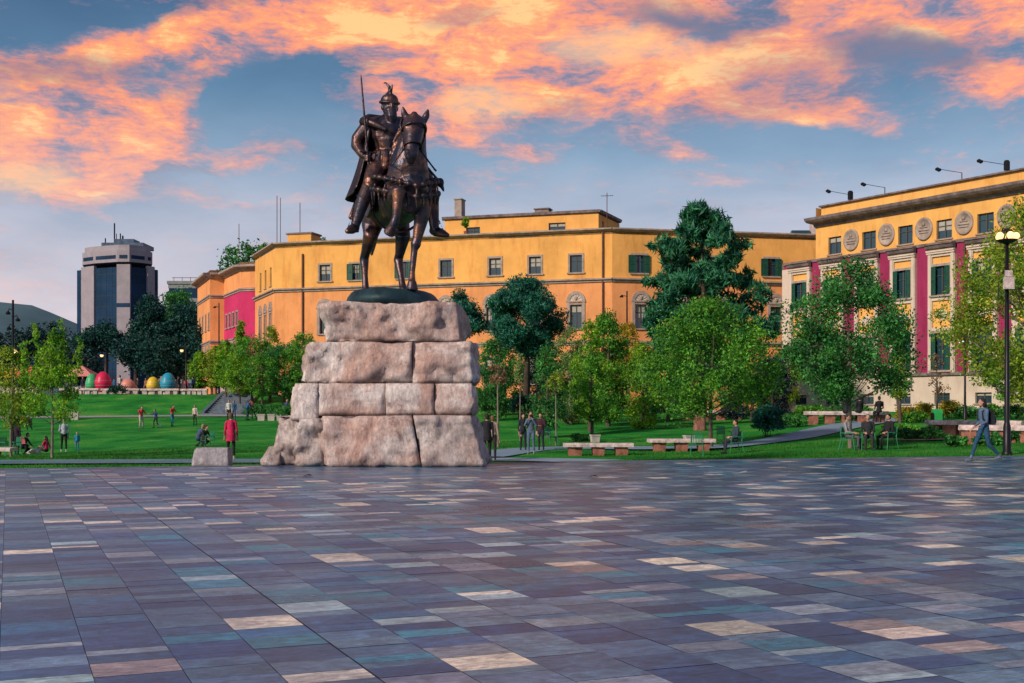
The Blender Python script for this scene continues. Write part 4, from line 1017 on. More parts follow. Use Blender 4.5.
PROF={
 'oval':lambda t:(max(0,math.sin(math.pi*min(1,t*.93+.05)))**.6)*(1-.28*t),
 'egg':lambda t:(math.sin(math.pi*min(1,t**.75*.96+.03)))**.7,
 'column':lambda t:(math.sin(math.pi*min(1,t*.9+.08)))**.5*(1-.45*t),
 'cone':lambda t:(1-t)**.75*min(1,t*6+.35),
 'umbrella':lambda t:max(0,1-(1.6*(t-.15))**2)**.5 if t>.15 else max(.3,t/.15),
 'round':lambda t:2*math.sqrt(max(.002,t*(1-t))),
 'pine':lambda t:float(np.interp(t,[0,.12,.3,.45,.6,.72,.85,1],[.30,.72,1.0,.92,.62,.66,.52,.22]))*(.9+.1*math.cos(t*24)),
}
def tree(label, px, Y, top, base_c, wpx, prof='oval', leaf='green', bark=None, dens=1.0, ls=.13, name='tree', cat='tree', group=None, clr=None, gx=None, pyb=None, lean=0, aspect=1.5, up=0.0, trunk_r=None, loose=0.0, flat=.8, limbs=14, shoots=(), cap=420, pc=150):
    """px: trunk column; top/base_c: picture rows of crown top and bottom at distance Y; wpx: crown width in picture pixels"""
    x,y,z=G(px,Y)
    k=Y/F; ztop=wz(top,Y)-z; zb=wz(base_c,Y)-z; rad=wpx*k/2
    zb=max(zb,.05)
    t=thing(name,label,cat,(x,y,z-.03),0,group)
    H=ztop; ph=rg.random()*7
    # clump centres in the crown envelope
    hgt=H-zb
    vol=rad*rad*hgt
    cr=clr or max(.22,min(.75,rad*.24))
    nc=int(dens*(26+ 5.2*vol/(cr**3)/ (3.0)**1.0 * .45)); nc=min(max(nc,24),cap)
    C=[];tries=0; lobes=[]
    if prof in('oval','egg','round','column','pine') and Y<100:
        for q in range(70 if prof=='pine' else int(11+rad*4.5)):
            tt=rg.random()**.9; a_=rg.random()*6.283; lobes.append((rad*PROF[prof](tt)*.80*math.cos(a_),rad*PROF[prof](tt)*.80*math.sin(a_),zb+tt*hgt*.94))
        lobes=np.array(lobes)
    while len(C)<nc and tries<40000:
        tries+=1
        tt=rg.random(); r0=PROF[prof](tt)
        az=rg.random()*2*math.pi
        lump=1+.22*math.sin(3*az+ph+tt*5)+.15*math.sin(5*az+ph*2-tt*9)+(loose+.25)*.35*rg.normal()
        rr=rad*r0*lump*(rg.random()**.38)*(1-cr/rad*.35)
        if rg.random()>r0+.12: continue
        c_=np.array((rr*math.cos(az)+lean*tt*rad, rr*math.sin(az), zb+tt*hgt*(1-cr/hgt*.5)))
        if len(lobes):
            dd=lobes-c_; i_=int(np.argmin((dd**2).sum(1))); c_=c_+dd[i_]*((.22+.25*rg.random()) if prof!='pine' else .45)
        C.append(tuple(c_))
    for sdx,spy in shoots:
        zt=wz(spy,Y)-z; m_=int(5+ (zt-H*.6)/.22)
        for q in range(m_):
            C.append((sdx*k+rg.normal(0,.05), rg.normal(0,rad*.15), H*.6+(zt-H*.6)*q/m_))
    C=np.array(C)
    rads=cr*(.55+.8*rg.random(len(C)))
    if shoots: rads[-sum(int(5+(wz(p_,Y)-z-H*.6)/.22) for _,p_ in shoots):]=cr*.45
    per=int(max(16,min(pc,dens*1.7*(cr/ls)**2)))
    leaves('crown',C,per,rads,ls,LM[leaf],t,aspect,up,flat)
    # trunk and limbs
    mb=MB(); tr=trunk_r or max(.035,H*.018)
    th=zb+hgt*.75
    bend=[(0,0,-.15)]+[(rad*.05*math.sin(ph+q*3)*q+lean*q*rad*.7, rad*.05*math.cos(ph+q*2)*q, th*q) for q in (.08,.25,.45,.65,.85,1)]
    mb.tube(bend,[tr*1.35,tr*1.1,tr,tr*.85,tr*.6,tr*.4,tr*.15],8)
    order=np.argsort(-np.linalg.norm(C[:,:2],axis=1))
    pick=list(order[:len(C)//2:max(1,len(C)//2//limbs)])
    for i in pick:
        c=Vector(C[i]); zz=max(zb*.9, c.z-.55*Vector((c.x,c.y)).length-.2*hgt*rg.random()*.5); zz=min(zz,th*.95)
        q=zz/th; s_=Vector((rad*.05*math.sin(ph+q*3)*q+lean*q*rad*.7, rad*.05*math.cos(ph+q*2)*q, zz)); m_=s_.lerp(c,.5)+Vector((0,0,-.06*(c-s_).length))
        r_=tr*.42*(1.1-q*.6); mb.tube([s_,m_,c],[r_,r_*.6,r_*.2],5)
    mb.build('trunk',bark or M_bark,t,True)
    return t

g_park='park trees around the lawn'
# near lawn trees, left
tree('young bright green tree with upright pointed shoots and a slim pale trunk on the lawn',52,47,330,420,66,'column','lime',M_bark3,1.1,.085,group=g_park,up=1.0,loose=.6,trunk_r=.05,shoots=((-16,320),(10,316),(-28,338),(26,335),(0,326)))
tree('broad yellow-green young tree beside the green lawn chair at the lawn corner',11,50,342,432,66,'oval','autumn',M_bark3,1.1,.085,group=g_park,trunk_r=.05)
# upright shoots rising out of the tree top
# right and centre foreground trees
tree('leafy maple with a pale straight trunk beside the three seated men',850,46.6,256,398,138,'egg','mid',M_bark3,1.5,.085,group=g_park,trunk_r=.075,limbs=22)
tree('wide bright green maple standing behind the second stone bench and the lone sitter',711,52,296,414,146,'oval','green',M_bark,1.5,.09,group=g_park,loose=.45,trunk_r=.085,limbs=20)
tree('very large dark green pine rising above the orange building roof',702,78,199,372,150,'pine','pine',M_bark2,2.9,.15,name='pine_tree',cat='pine tree',aspect=5,up=.8,trunk_r=.28,limbs=30,clr=.50,flat=.75,cap=520,pc=230,loose=.35)
tree('loose-leaved plane tree behind the tall lit street lamp at the picture edge',1032,56,190,400,180,'egg','autumn',M_bark3,1.15,.11,group=g_park,loose=.6,limbs=26)
tree('young thin tree with sparse yellow leaves by the wall in front of the cream facade',900,64,338,398,26,'column','autumn',M_bark,.9,.09,group=g_park,loose=.5)
tree('almost bare sapling beside the green litter bin',937,68,352,398,22,'column','pinkl',M_bark,.35,.09,group=g_park,loose=.9)
tree('blue-green cypress-like conifer between the wide maple and the tree by the seated men',772,66,352,418,44,'round','navy',M_bark2,1.5,.10,name='conifer_tree',group=g_park)
tree('big rounded blue-green stone pine behind the young trees right of the pedestal',526,86,276,352,84,'round','blue',M_bark2,2.0,.095,name='pine_tree',cat='pine tree',aspect=3,up=.5,trunk_r=.22,clr=.7)
tree('low wide dark pine crown showing just over the pedestal shoulder',459,92,288,335,56,'umbrella','blue',M_bark2,1.8,.10,name='pine_tree',cat='pine tree',aspect=3,up=.5,clr=.6)
tree('feathery pale willow-like tree between the round pine and the tall green tree',570,74,322,428,52,'egg','grey',M_bark3,1.2,.09,group=g_park,loose=.3)
tree('tall slender green tree with pointed top in the middle of the grove',608,72,302,420,56,'column','green',M_bark,1.5,.095,group=g_park,up=.9,loose=.4)
tree('young tree turning yellow at the edge of the grove',643,68,335,428,48,'egg','lime',M_bark,1.2,.095,group=g_park)
tree('small golden yellow tree glowing in front of the orange building',628,84,318,372,34,'oval','yellow',M_bark,1.2,.095,group=g_park)
tree('slim mid green tree right behind the man photographing',548,62,340,432,50,'column','mid',M_bark,1.3,.09,group=g_park,loose=.3)
tree('dark bushy tree directly beside the pedestal on its right',492,80,335,420,54,'oval','mid',M_bark2,1.4,.10,group=g_park)
tree('small grafted tree with pinkish new leaves and bare trunk near the pedestal',498,55,358,384,22,'round','pinkl',M_bark3,.8,.09,group=g_park,trunk_r=.05)
tree('small grafted tree with pale leaves and bare trunk in front of the grove',556,56,372,392,22,'round','autumn',M_bark3,.6,.09,group=g_park,trunk_r=.04)
tree('thin pale sapling behind the photographing man',520,60,352,380,14,'column','grey',M_bark3,.4,.1,group=g_park,trunk_r=.035)
tree('light green spreading tree low behind the first stone bench',592,64,350,420,44,'egg','green',M_bark,1.3,.09,group=g_park)
tree('green tree filling the gap under the big pine on its left side',668,76,338,412,58,'oval','mid',M_bark,1.4,.10,group=g_park)
tree('shady green tree under the big pine on its right side',752,74,330,404,60,'oval','green',M_bark,1.4,.10,group=g_park)
tree('tree with yellowing tips in front of the arched end of the orange building',786,80,345,402,44,'oval','autumn',M_bark,1.2,.10,group=g_park)
tree('small round tree seen past the right side of the maple beside the seated men',898,72,362,400,30,'round','mid',M_bark,1.2,.095,group=g_park)
tree('low tree with shiny leaves at the foot of the facade under the plane tree',1008,66,345,400,50,'round','green',M_bark,1.3,.095,group=g_park)
for px,tp,w,lf,lb in ((505,342,44,'mid','shadowy tree filling the background close to the pedestal'),(537,336,46,'dark','shadowy dark tree behind the young saplings'),(575,345,50,'mid','shadowy tree behind the willow-like tree'),(612,340,46,'green','leafy background tree behind the tall slender one'),(650,345,50,'mid','shadowy background tree left of the big pine trunk'),(690,350,50,'dark','dark background tree at the foot of the big pine'),(730,348,50,'mid','shadowy background tree right of the big pine trunk'),(770,362,40,'dark','dark low background tree beside the cream wing')):
    tree(lb,px,90,tp,408,w,'oval',lf,M_bark2,1.3,.10,group='background trees before the orange building')
tree('bright fresh green tree in the middle of the grove with spreading top',590,67,318,425,46,'egg','lime',M_bark,1.2,.10,group=g_park,loose=.4)
# left of the pedestal
for i,(px,Y,tp,bs,w,pf,lf,lb) in enumerate([
 (252,98,334,392,54,'round','green','rounded green tree in front of the orange building corner'),
 (284,96,340,396,52,'round','mid','darker green tree close to the left face of the pedestal'),
 (226,101,338,386,30,'column','lime','slim lime green tree beside the top of the steps'),
 (241,101,320,384,18,'column','autumn','narrow yellowing tree against the crimson wall'),
 (270,99,322,388,30,'column','autumn','thin tree with yellow-green leaves below the orange corner wall'),
 (303,95,330,396,40,'round','green','green tree half hidden by the top stone of the pedestal'),
 (240,97,352,394,40,'round','lime','low lime green tree beside the steps before the orange corner'),
 (262,95,350,396,40,'round','green','low leafy tree above the white planters'),
 (294,98,344,398,40,'round','autumn','yellow-green tree between the planters and the pedestal'),
 (216,112,345,386,30,'oval','autumn','pale green tree behind the terrace at the pavilion foot'),
 (200,116,350,388,26,'oval','lime','light green tree beside the lamp on the terrace')]):
    tree(lb,px,Y,tp,bs,w,pf,lf,M_bark,1.3,.10 if Y<100 else .16,group=g_park,loose=.2)
# terrace and distance, left
for i,(px,Y,tp,bs,w,pf,lf,lb) in enumerate([
 (106,150,321,347,58,'umbrella','dark','flat-topped umbrella pine in front of the tower block'),
 (86,158,330,350,36,'umbrella','dark','small umbrella pine at the far end beside the tower foot'),
 (152,150,291,362,44,'pine','dark','tall dark layered cedar in front of the tower block'),
 (184,150,300,368,54,'round','dark','big rounded dark pine close to the orange pavilion'),
 (136,138,330,362,44,'umbrella','dark','blue-black pine behind the turquoise and yellow giant eggs'),
 (165,136,335,378,60,'round','dark','broad dark pine behind the turquoise giant egg'),
 (205,136,322,372,34,'round','dark','dark tree touching the corner of the orange pavilion'),
 (178,165,285,345,36,'round','mid','mid green tree rising over the dark pines beside the small office')]):
    tree(lb,px,Y,tp,bs,w,pf,lf,M_bark2,1.7,.20,name='pine_tree',cat='pine tree',group='dark pines beyond the terrace',aspect=2,clr=1.1,trunk_r=.3)
for i,(px,Y,tp,w,lb) in enumerate([(-8,150,328,60,'dark distant tree at the very edge of the picture'),(22,165,328,50,'dark distant tree behind the old lamp post'),(52,175,320,50,'distant green tree beneath the hill, behind the upright young tree'),(70,140,345,56,'low dark distant tree behind the red stall canopies'),(88,200,332,40,'small distant tree at the tower foot')]):
    tree(lb,px,Y,tp,385,w,'round','far',M_bark2,1.5,.28,group='distant trees under the hill',clr=1.3,aspect=1.6)
tree('tall green treetop rising behind the pink building roof',243,150,238,300,50,'round','mid',M_bark2,1.6,.30,group='treetops behind the roofs',clr=1.2)
for px,Y,tp,w,lb in ((318,113,230,30,'rooftop shrub behind the small hut on the orange roof'),(268,114,240,20,'little rooftop shrub left of the tall double antenna')):
    r_=w*Y/F/2; t=thing('roof_shrub',lb,'shrub',(wx(px,Y),Y,16.45),0,'shrubs growing on the roofs')
    n=14; C=np.stack([rg.normal(0,.45*r_,n),rg.normal(0,.4*r_,n),rg.random(n)*(wz(tp,Y)-16.9)],1); leaves('foliage',C,60,.4,.16,LM['green'],t)
    q=MB(); [q.tube([(0,0,-.05),tuple(C[i])],[.03,.01],5) for i in range(5)]; q.build('stems',M_bark,t)
for px,w,lb in ((466,7,'small potted palm on the roof terrace beside the chimney'),):
    Y=103.2; t=thing('potted_plant',lb,'potted plant',(wx(px,Y),Y,16.5),0,'potted plants on the roof terrace')
    n=8; C=np.stack([rg.normal(0,.2,n),rg.normal(0,.2,n),.5+rg.random(n)*.9],1); leaves('foliage',C,40,.22,.14,LM['autumn'],t,3,.8)
    q=MB(); q.lathe([(.16,0),(.22,.38),(.20,.38),(.18,.34)],seg=10); q.build('pot',M_redstone,t)

# shrubs, low bushes and flower beds
def bush(label,px,Y,wpx,hpx,leaf,group='shrubs in the park',ls=.09,dens=1.0,name='shrub',cat='shrub',dx=1.0):
    x,y,z=G(px,Y); r_=wpx*Y/F/2; hh=hpx*Y/F
    t=thing(name,label,cat,(x,y,z-.02),0,group)
    n=int(max(14,dens*34*max(1,r_*hh)));n=min(n,160); C=[]
    while len(C)<n:
        p=rg.normal(size=3); p/=np.linalg.norm(p); p*=rg.random()**.3
        if p[2]<-.3: p[2]*=-1
        C.append((p[0]*r_*.85*dx,p[1]*r_*.85,hh*(.42+.45*p[2])))
    C=np.array(C); c=min(.3,hh*.3)
    leaves('foliage',C,int(44*dens),c,ls,LM[leaf],t)
    q=MB(); [q.tube([(C[i][0]*.2,C[i][1]*.2,-.05),tuple(C[i])],[.02,.006],5) for i in range(0,len(C),max(1,len(C)//7))]; q.build('stems',M_bark2,t)
bush('clipped ball-shaped dark bush beside the grey path',768,58,34,36,'blue',dens=1.6)
for i,(px,Y,w,h_,lf,lb) in enumerate([
 (906,66,26,16,'yellow','mound of yellow flowers at the building foot beside the thin tree'),
 (924,67,22,20,'yellow','bright yellow bush between the thin tree and the green litter bin'),
 (950,69,24,20,'yellow','yellow bush just behind the green litter bin'),
 (916,64,30,12,'green','low green plants in front of the yellow flower mound'),
 (968,68,30,14,'mid','dark green bush against the plinth behind the slim lamp post'),
 (990,70,26,14,'green','green bush against the plinth between the two lamp posts'),
 (1014,67,30,16,'mid','dark bush at the plinth beyond the tall lamp post'),
 (905,52,34,12,'mid','low dark hedge mound behind the seated man on the outer chair'),
 (930,51,40,14,'mid','low dark hedge mound left of the sandy patch'),
 (900,58,50,9,'green','low flat planting in front of the upper stone wall'),
 (955,45,30,12,'mid','dark low shrub behind the walking person'),
 (990,44,34,14,'mid','dark low shrub at the foot of the tall lamp post'),
 (1018,45,30,14,'mid','dark low shrub at the picture edge in front of the stone wall'),
 (735,72,36,22,'navy','blue-black bush under the wide maple'),
 (790,64,36,14,'mid','low green bush behind the clipped ball bush'),
 (640,80,50,16,'mid','shady hedge under the yellowing tree'),
 (600,84,50,20,'mid','shady hedge under the tall slender tree'),
 (560,82,50,20,'mid','shady hedge under the willow-like tree'),
 (520,84,44,24,'dark','dark hedge behind the photographing man'),
 (488,86,40,30,'dark','dark hedge right beside the pedestal edge'),
 (672,84,40,18,'dark','dark hedge left of the red stone post'),
 (292,84,40,20,'mid','dark green bush beside the white planters'),
 (262,88,46,16,'mid','low hedge behind the white planters'),
 (318,78,40,26,'mid','dark bush against the pedestal left face'),
 (852,70,60,16,'mid','green hedge behind the people on the stone wall'),
 (815,72,50,16,'green','light green hedge at the end of the upper stone wall'),
 (868,47,14,5,'green','tuft of grass plants beside the slim tree trunk'),
 (578,59,20,8,'mid','low leafy tuft at the foot of the slim tree'),
 (118,103,26,10,'dark','dark low shrub on the bank below the giant eggs')]):
    bush(lb,px,Y,w,h_,lf)
# grass blades on the near lawns
def grass():
    n=110000; xs=rg.uniform(-24,24,n); ys=rg.uniform(31,60,n)
    ok=(ys>29.4+(xs+12.5)*.296+.15)&(np.abs(xs)<ys*.46+1)
    xs=xs[ok];ys=ys[ok]; z=np.array([h(a,b) for a,b in zip(xs,ys)])
    N=len(xs); hh=.04+.06*rg.random(N); az=rg.random(N)*6.28; w=.012
    p=np.stack([xs,ys,z-.01],1); d=np.stack([np.cos(az)*w,np.sin(az)*w,np.zeros(N)],1); l=np.stack([rg.normal(0,.02,N),rg.normal(0,.02,N),hh],1)
    V=np.stack([p-d,p+d,p+l],1).reshape(-1,3)
    me=bpy.data.meshes.new('grass'); me.vertices.add(N*3); me.vertices.foreach_set('co',V.astype(np.float32).ravel()); me.loops.add(N*3); me.loops.foreach_set('vertex_index',np.arange(N*3,dtype=np.int32)); me.polygons.add(N); me.polygons.foreach_set('loop_start',np.arange(0,N*3,3,dtype=np.int32)); me.polygons.foreach_set('loop_total',np.full(N,3,dtype=np.int32)); me.update(calc_edges=True)
    me.materials.append(leafmat('grass_blades',(.045,.22,.015),.3,.3,(.02,.11,.01)))
    tag(link('grass',me),kind='stuff')
# paths would be overgrown: keep blades off them
_P=[[(wx(a,b),b) for a,b in q] for q in ([(476,47),(520,52),(560,54),(620,52),(690,51),(760,54),(845,62)],[(488,44.5),(530,45.2),(600,42)],[(-60,42),(100,43),(290,44)],[(900,52),(940,50),(990,50)])]
def _near(x,y):
    for q in _P:
        for (ax,ay),(bx,by) in zip(q[:-1],q[1:]):
            vx,vy=bx-ax,by-ay; t=max(0,min(1,((x-ax)*vx+(y-ay)*vy)/(vx*vx+vy*vy)))
            if (x-ax-t*vx)**2+(y-ay-t*vy)**2<1.5**2: return True
    return False
_h=h
def _hg(a,b): return _h(a,b) if not _near(a,b) else -5
h=_hg; grass(); h=_h
# ------------------------------------------------------------------ people
SK={'a':mat('skin_light',(.50,.27,.19),.6,.08,8),'b':mat('skin_tan',(.36,.19,.12),.6,.08,8)}
CL={}
def cloth(c):
    k='cloth_%02d_%02d_%02d'%tuple(int(v*99) for v in c)
    if k not in CL: CL[k]=mat(k,c,.85,.18,7,.4,25)
    return CL[k]
def person(label, px, Y, yaw, hgt, pose, top, bot, hair=(.03,.02,.015), shoes=(.03,.03,.03), skin='a', coat=0, fine=False, dz=0, group=None, hairlen=0, cat='person', bag=None, arms=None, x=None, female=False, hat=None, loc=None):
    """yaw in degrees: 0 faces the viewer, 90 faces the viewer's right"""
    if loc is None: loc=G(px,Y,dz)
    root=thing('person',label,cat,loc,R(yaw),group)
    # local: faces -y, x to the viewer's right when yaw=0
    s=hgt/1.75
    mb=MB(); P=lambda x,y,z:Vector((x,y,z))
    SKN,TOP,BOT,SHO=0,1,2,3
    sit={'sit':.47,'ground':.10}.get(pose,0)
    bend={'bend':.35,'play':.18,'walk':.05}.get(pose,0)
    ph=.93 if not sit else sit+.06
    if pose=='crouch': ph=.38; bend=.35
    hip=[P(-.09,0,ph),P(.09,0,ph)]
    ch=P(0,-bend*.45,ph+.46 -bend*.1); nk=P(0,-bend*.6,ph+.56-bend*.12)
    if pose=='sit': ch+=P(0,.06,0); nk+=P(0,.05,0)
    hc=nk+P(0,-.03-bend*.15,.155)
    wsh=.185 if not female else .165
    # legs
    if pose in('stand','photo','hold'):
        K=[P(-.10,-.02,.50),P(.11,-.02,.50)]; A=[P(-.11,.02,.08),P(.13,.0,.08)]
    elif pose=='walk':
        K=[P(-.10,-.20,.52),P(.09,.08,.49)]; A=[P(-.10,-.34,.10),P(.09,.44,.16)]
    elif pose in('play','bend'):
        K=[P(-.13,-.16,.50),P(.14,-.02,.48)]; A=[P(-.16,-.10,.08),P(.20,.16,.09)]
    elif pose=='sit':
        K=[P(-.11,-.42,.50),P(.12,-.42,.49)]; A=[P(-.11,-.40,.08),P(.13,-.46,.08)]
    elif pose=='crouch':
        K=[P(-.14,-.36,.48),P(.14,-.30,.30)]; A=[P(-.13,-.16,.08),P(.14,.04,.08)]
    else:
        K=[P(-.16,-.36,.34),P(.18,-.38,.30)]; A=[P(-.12,-.66,.06),P(.16,-.70,.06)]
    for i in (0,1):
        mb.tube([hip[i]+P(0,0,.02),hip[i].lerp(K[i],.5),K[i]],[.088,.075,.056],10,BOT)
        m_=K[i].lerp(A[i],.35); mb.tube([K[i],m_+P(0,.015,0),A[i]],[.057,.055,.040],10,BOT)
        a=A[i]; mb.tube([a+P(0,.05,-.035),a+P(0,-.06,-.045),a+P(0,-.15,-.052)],[.038,.040,.030],8,SHO); mb.tube([a+P(0,0,0),a+P(0,0,-.04)],[.038,.036],8,SHO)
    mb.ell(P(0,.01,ph+.03),(.155 if not female else .165,.115,.12),TOP if coat else BOT)
    # torso
    mb.tube([P(0,0,ph+.10),P(0,-bend*.2,ph+.28),ch],[.125,.122,.13],12,TOP)
    mb.ell(P(0,-.0-bend*.3,ph+.36),(.17 if not female else .15,.115,.20),TOP); mb.ell(ch+P(0,0,.0),(.18 if not female else .155,.11,.12),TOP)
    mb.ell(P(0,0,ph+.12),(.16,.12,.10),TOP)
    if coat: 
        z1=ph-coat; mb.lathe([(.17,z1-ph),(.175,0),(.155,.15),(.14,.3)],(0,0,ph),14,TOP)
    mb.tube([ch+P(-wsh,0,.03),ch+P(0,.01,.07),ch+P(wsh,0,.03)],[.058,.075,.058],8,TOP)
    mb.tube([nk+P(0,.01,-.03),nk+P(0,-.01,.06)],[.052,.048],10,SKN)
    # head with face
    mb.ell(hc,(.075,.092,.112),SKN,n=14); mb.ell(hc+P(0,-.035,-.06),(.05,.05,.045),SKN)
    mb.tube([hc+P(0,-.088,.012),hc+P(0,-.112,-.022)],[.010,.017],6,SKN)
    mb.tube([hc+P(-.022,-.083,-.055),hc+P(0,-.09,-.053),hc+P(.022,-.083,-.055)],.008,5,SKN)
    for sg in (-1,1):
        mb.ell(hc+P(sg*.076,.0,-.005),(.010,.020,.030),SKN); mb.tube([hc+P(sg*.015,-.087,.030),hc+P(sg*.045,-.078,.028)],.009,5,SKN)
    # arms
    if arms is None:
        if pose=='walk': arms=[(P(-.23,.06,-.26),P(-.22,-.16,-.44)),(P(.22,-.04,-.27),P(.20,-.26,-.38))]
        elif pose=='photo': arms=[(P(-.24,-.16,-.20),P(-.06,-.24,.10)),(P(.24,-.16,-.20),P(.06,-.24,.10))]
        elif pose=='sit': arms=[(P(-.23,-.06,-.27),P(-.14,-.30,-.32)),(P(.23,-.06,-.27),P(.14,-.30,-.32))]
        elif pose=='play': arms=[(P(-.32,-.08,-.18),P(-.46,-.24,-.10)),(P(.32,.0,-.20),P(.46,-.14,-.22))]
        elif pose=='ground': arms=[(P(-.24,.08,-.26),P(-.28,.16,-.46)),(P(.22,-.10,-.24),P(.14,-.32,-.22))]
        elif pose in('crouch','bend'): arms=[(P(-.22,-.14,-.24),P(-.14,-.36,-.36)),(P(.22,-.14,-.24),P(.12,-.36,-.34))]
        elif pose=='hold': arms=[(P(-.23,.0,-.27),P(-.22,-.05,-.52)),(P(.23,-.03,-.26),P(.10,-.26,-.22))]
        else: arms=[(P(-.22,.02,-.28),P(-.235,-.05,-.53)),(P(.22,.02,-.28),P(.235,-.05,-.53))]
    else: arms=[tuple(Vector(q) for q in a) for a in arms]
    for i,sg in ((0,-1),(1,1)):
        sh=ch+P(sg*wsh,0,.02); e=ch+arms[i][0]; w_=ch+arms[i][1]
        mb.tube([sh,sh.lerp(e,.5),e],[.058,.048,.041],8,TOP); mb.tube([e,e.lerp(w_,.4),w_],[.041,.038,.029],8,TOP)
        d=(w_-e).normalized(); pc=w_+d*.055
        mb.tube([w_,w_+d*.02],[.026,.026],8,SKN)
        side=d.cross(P(0,1,0)); side=side.normalized() if side.length>.3 else P(0,0,1); nor=d.cross(side).normalized()
        Mx=Matrix((side,nor,d)).transposed()
        mb.ell(pc,(.040,.020,.050),SKN,rot=Mx)
        if fine:
            for q,(l1,l2) in enumerate(((.036,.030),(.042,.034),(.038,.032),(.030,.024))):
                b=pc+d*.038+side*(.030-.020*q); k1=b+d*l1+nor*.006*sg; k2=k1+d*l2*.8+nor*.018*sg
                mb.tube([b-d*.015,b,k1,k2],[.0095,.0095,.009,.0075],6,SKN)
            b=pc+side*.032-d*.01; mb.tube([b-side*.012,b+side*.018+d*.022,b+side*.022+d*.05],[.012,.011,.009],6,SKN)
        else: mb.ell(pc+d*.05,(.034,.016,.04),SKN,rot=Mx)
    body=solid('body',mb,(.0125 if fine else .02),[SK[skin],cloth(top),cloth(bot),cloth(shoes)],root,smooth=1 if fine else 2,scale=s)
    hb=MB(); hm=mat('hair_%d'%int(hair[0]*1000),hair,.6,.25,20,.5,60,stretch=(1,1,.3))
    if hat:
        hb.ell(hc+P(0,.01,.06),(.092,.105,.065)); hb.tube([hc+P(0,-.06,.055),hc+P(0,-.13,.045)],[.06,.03],8); hm=cloth(hat); 
        solid('cap',hb,.016,[hm],root,smooth=1,scale=s)
    else:
        hb.ell(hc+P(0,.022,.035),(.086,.095,.098)); hb.ell(hc+P(0,.05,-.02),(.075,.06,.08))
        if hairlen: hb.tube([hc+P(0,.06,.03),hc+P(0,.085,-.1),hc+P(0,.085,-.1-hairlen)],[.07,.075,.045],8); hb.ell(hc+P(-.065,.02,-.05),(.028,.05,.09)); hb.ell(hc+P(.065,.02,-.05),(.028,.05,.09))
        solid('hair',hb,.016,[hm],root,smooth=1,scale=s)
    if bag:
        b=MB(); b.hexa([(-.15,.12,ph+.10),(.15,.12,ph+.10),(.14,.27,ph+.10),(-.14,.27,ph+.10),(-.14,.11,ph+.50),(.14,.11,ph+.50),(.12,.22,ph+.50),(-.12,.22,ph+.50)]); b.box(-.11,.11,.26,.31,ph+.14,ph+.34)
        for sg in (-1,1): b.tube([(sg*.11,.13,ph+.48),(sg*.12,.02,ph+.575),(sg*.115,-.13,ph+.46),(sg*.125,-.12,ph+.25),(sg*.14,.12,ph+.14)],.018,6)
        t=thing('backpack','dark backpack worn on the back of the %s'%bag[1],'backpack',loc,R(yaw)); o=b.build('pack',cloth(bag[0]),t); o.scale=(s,s,s)
    return root

# walking figure at the right edge of the paving
person('person striding across the paving in denim jacket and blue jeans with long dark hair',984,33.2,-78,1.76,'walk',(.10,.17,.28),(.025,.085,.16),shoes=(.16,.19,.24),fine=True,hairlen=.20,female=True,loc=(wx(984,33.2),33.2,.004),bag=((.03,.035,.045),'person striding across the paving'))
# couple beside the pedestal
person('person in black coat and black trousers close beside the pedestal, nearly hiding a companion',487,43.2,185,1.72,'stand',(.02,.022,.03),(.02,.02,.025),coat=.15,fine=True)
person('person in pale pinkish jacket half hidden behind the black-coated companion at the pedestal',492.5,44.0,170,1.66,'stand',(.45,.30,.27),(.025,.025,.03),hair=(.20,.11,.05),fine=True,female=True)
# photographer and companions
person('person in blue-grey jacket and jeans holding a small camera up to the face',531,49,-8,1.74,'photo',(.10,.14,.22),(.09,.14,.24),hair=(.10,.06,.035),shoes=(.25,.27,.3),fine=True,hairlen=.08,female=True)
person('dark-clothed person behind and left of the one holding a camera',523,51.5,20,1.60,'hold',(.02,.025,.035),(.02,.025,.04),hair=(.02,.015,.01),hairlen=.1,female=True)
person('person in dark wine red coat behind and right of the one holding a camera',541,51.5,-30,1.62,'hold',(.06,.02,.035),(.02,.03,.04),hair=(.02,.015,.01))
cam=thing('camera','small black camera held before the face of the person in blue-grey jacket','camera',G(531,49,1.58),R(-8))
cam.location.y-=.30
q=MB(); q.box(-.065,.065,-.03,.03,-.035,.04); q.tube([(0,-.03,0),(0,-.075,0)],.026,10,dome=False); q.box(-.025,.025,-.028,.028,.04,.055); q.build('body',M_pole,cam)

def chair(label,px,Y,yaw,c=None,dz=0):
    t=thing('lawn_chair',label,'chair',G(px,Y,dz),R(yaw),'green metal lawn chairs')
    # faces -y
    q=MB()
    q.hexa([(-.22,-.24,.445),(.22,-.24,.445),(.20,.20,.425),(-.20,.20,.425),(-.22,-.24,.46),(.22,-.24,.46),(.20,.20,.44),(-.20,.20,.44)]); q.build('seat',M_chair,t)
    q=MB()
    for k in range(7): q.box(-.19+.06*k,-.155+.06*k,.20+.0,.215,.50,.86)
    q.tube([(-.22,.20,.44),(-.22,.25,.88),(.22,.25,.88),(.22,.20,.44)],.016,6); q.build('backrest',M_chair,t)
    for sx in (-1,1):
        q=MB(); q.tube([(sx*.22,-.22,.65),(sx*.23,-.24,.45),(sx*.25,-.30,.0)],.016,6); q.build('leg',M_chair,t)
        q=MB(); q.tube([(sx*.22,.20,.44),(sx*.25,.30,.0)],.016,6); q.build('leg',M_chair,t)
        q=MB(); q.tube([(sx*.22,-.22,.65),(sx*.24,0,.66),(sx*.22,.22,.66)],.02,6); q.build('armrest',M_chair,t)
    return t
YS=46.5
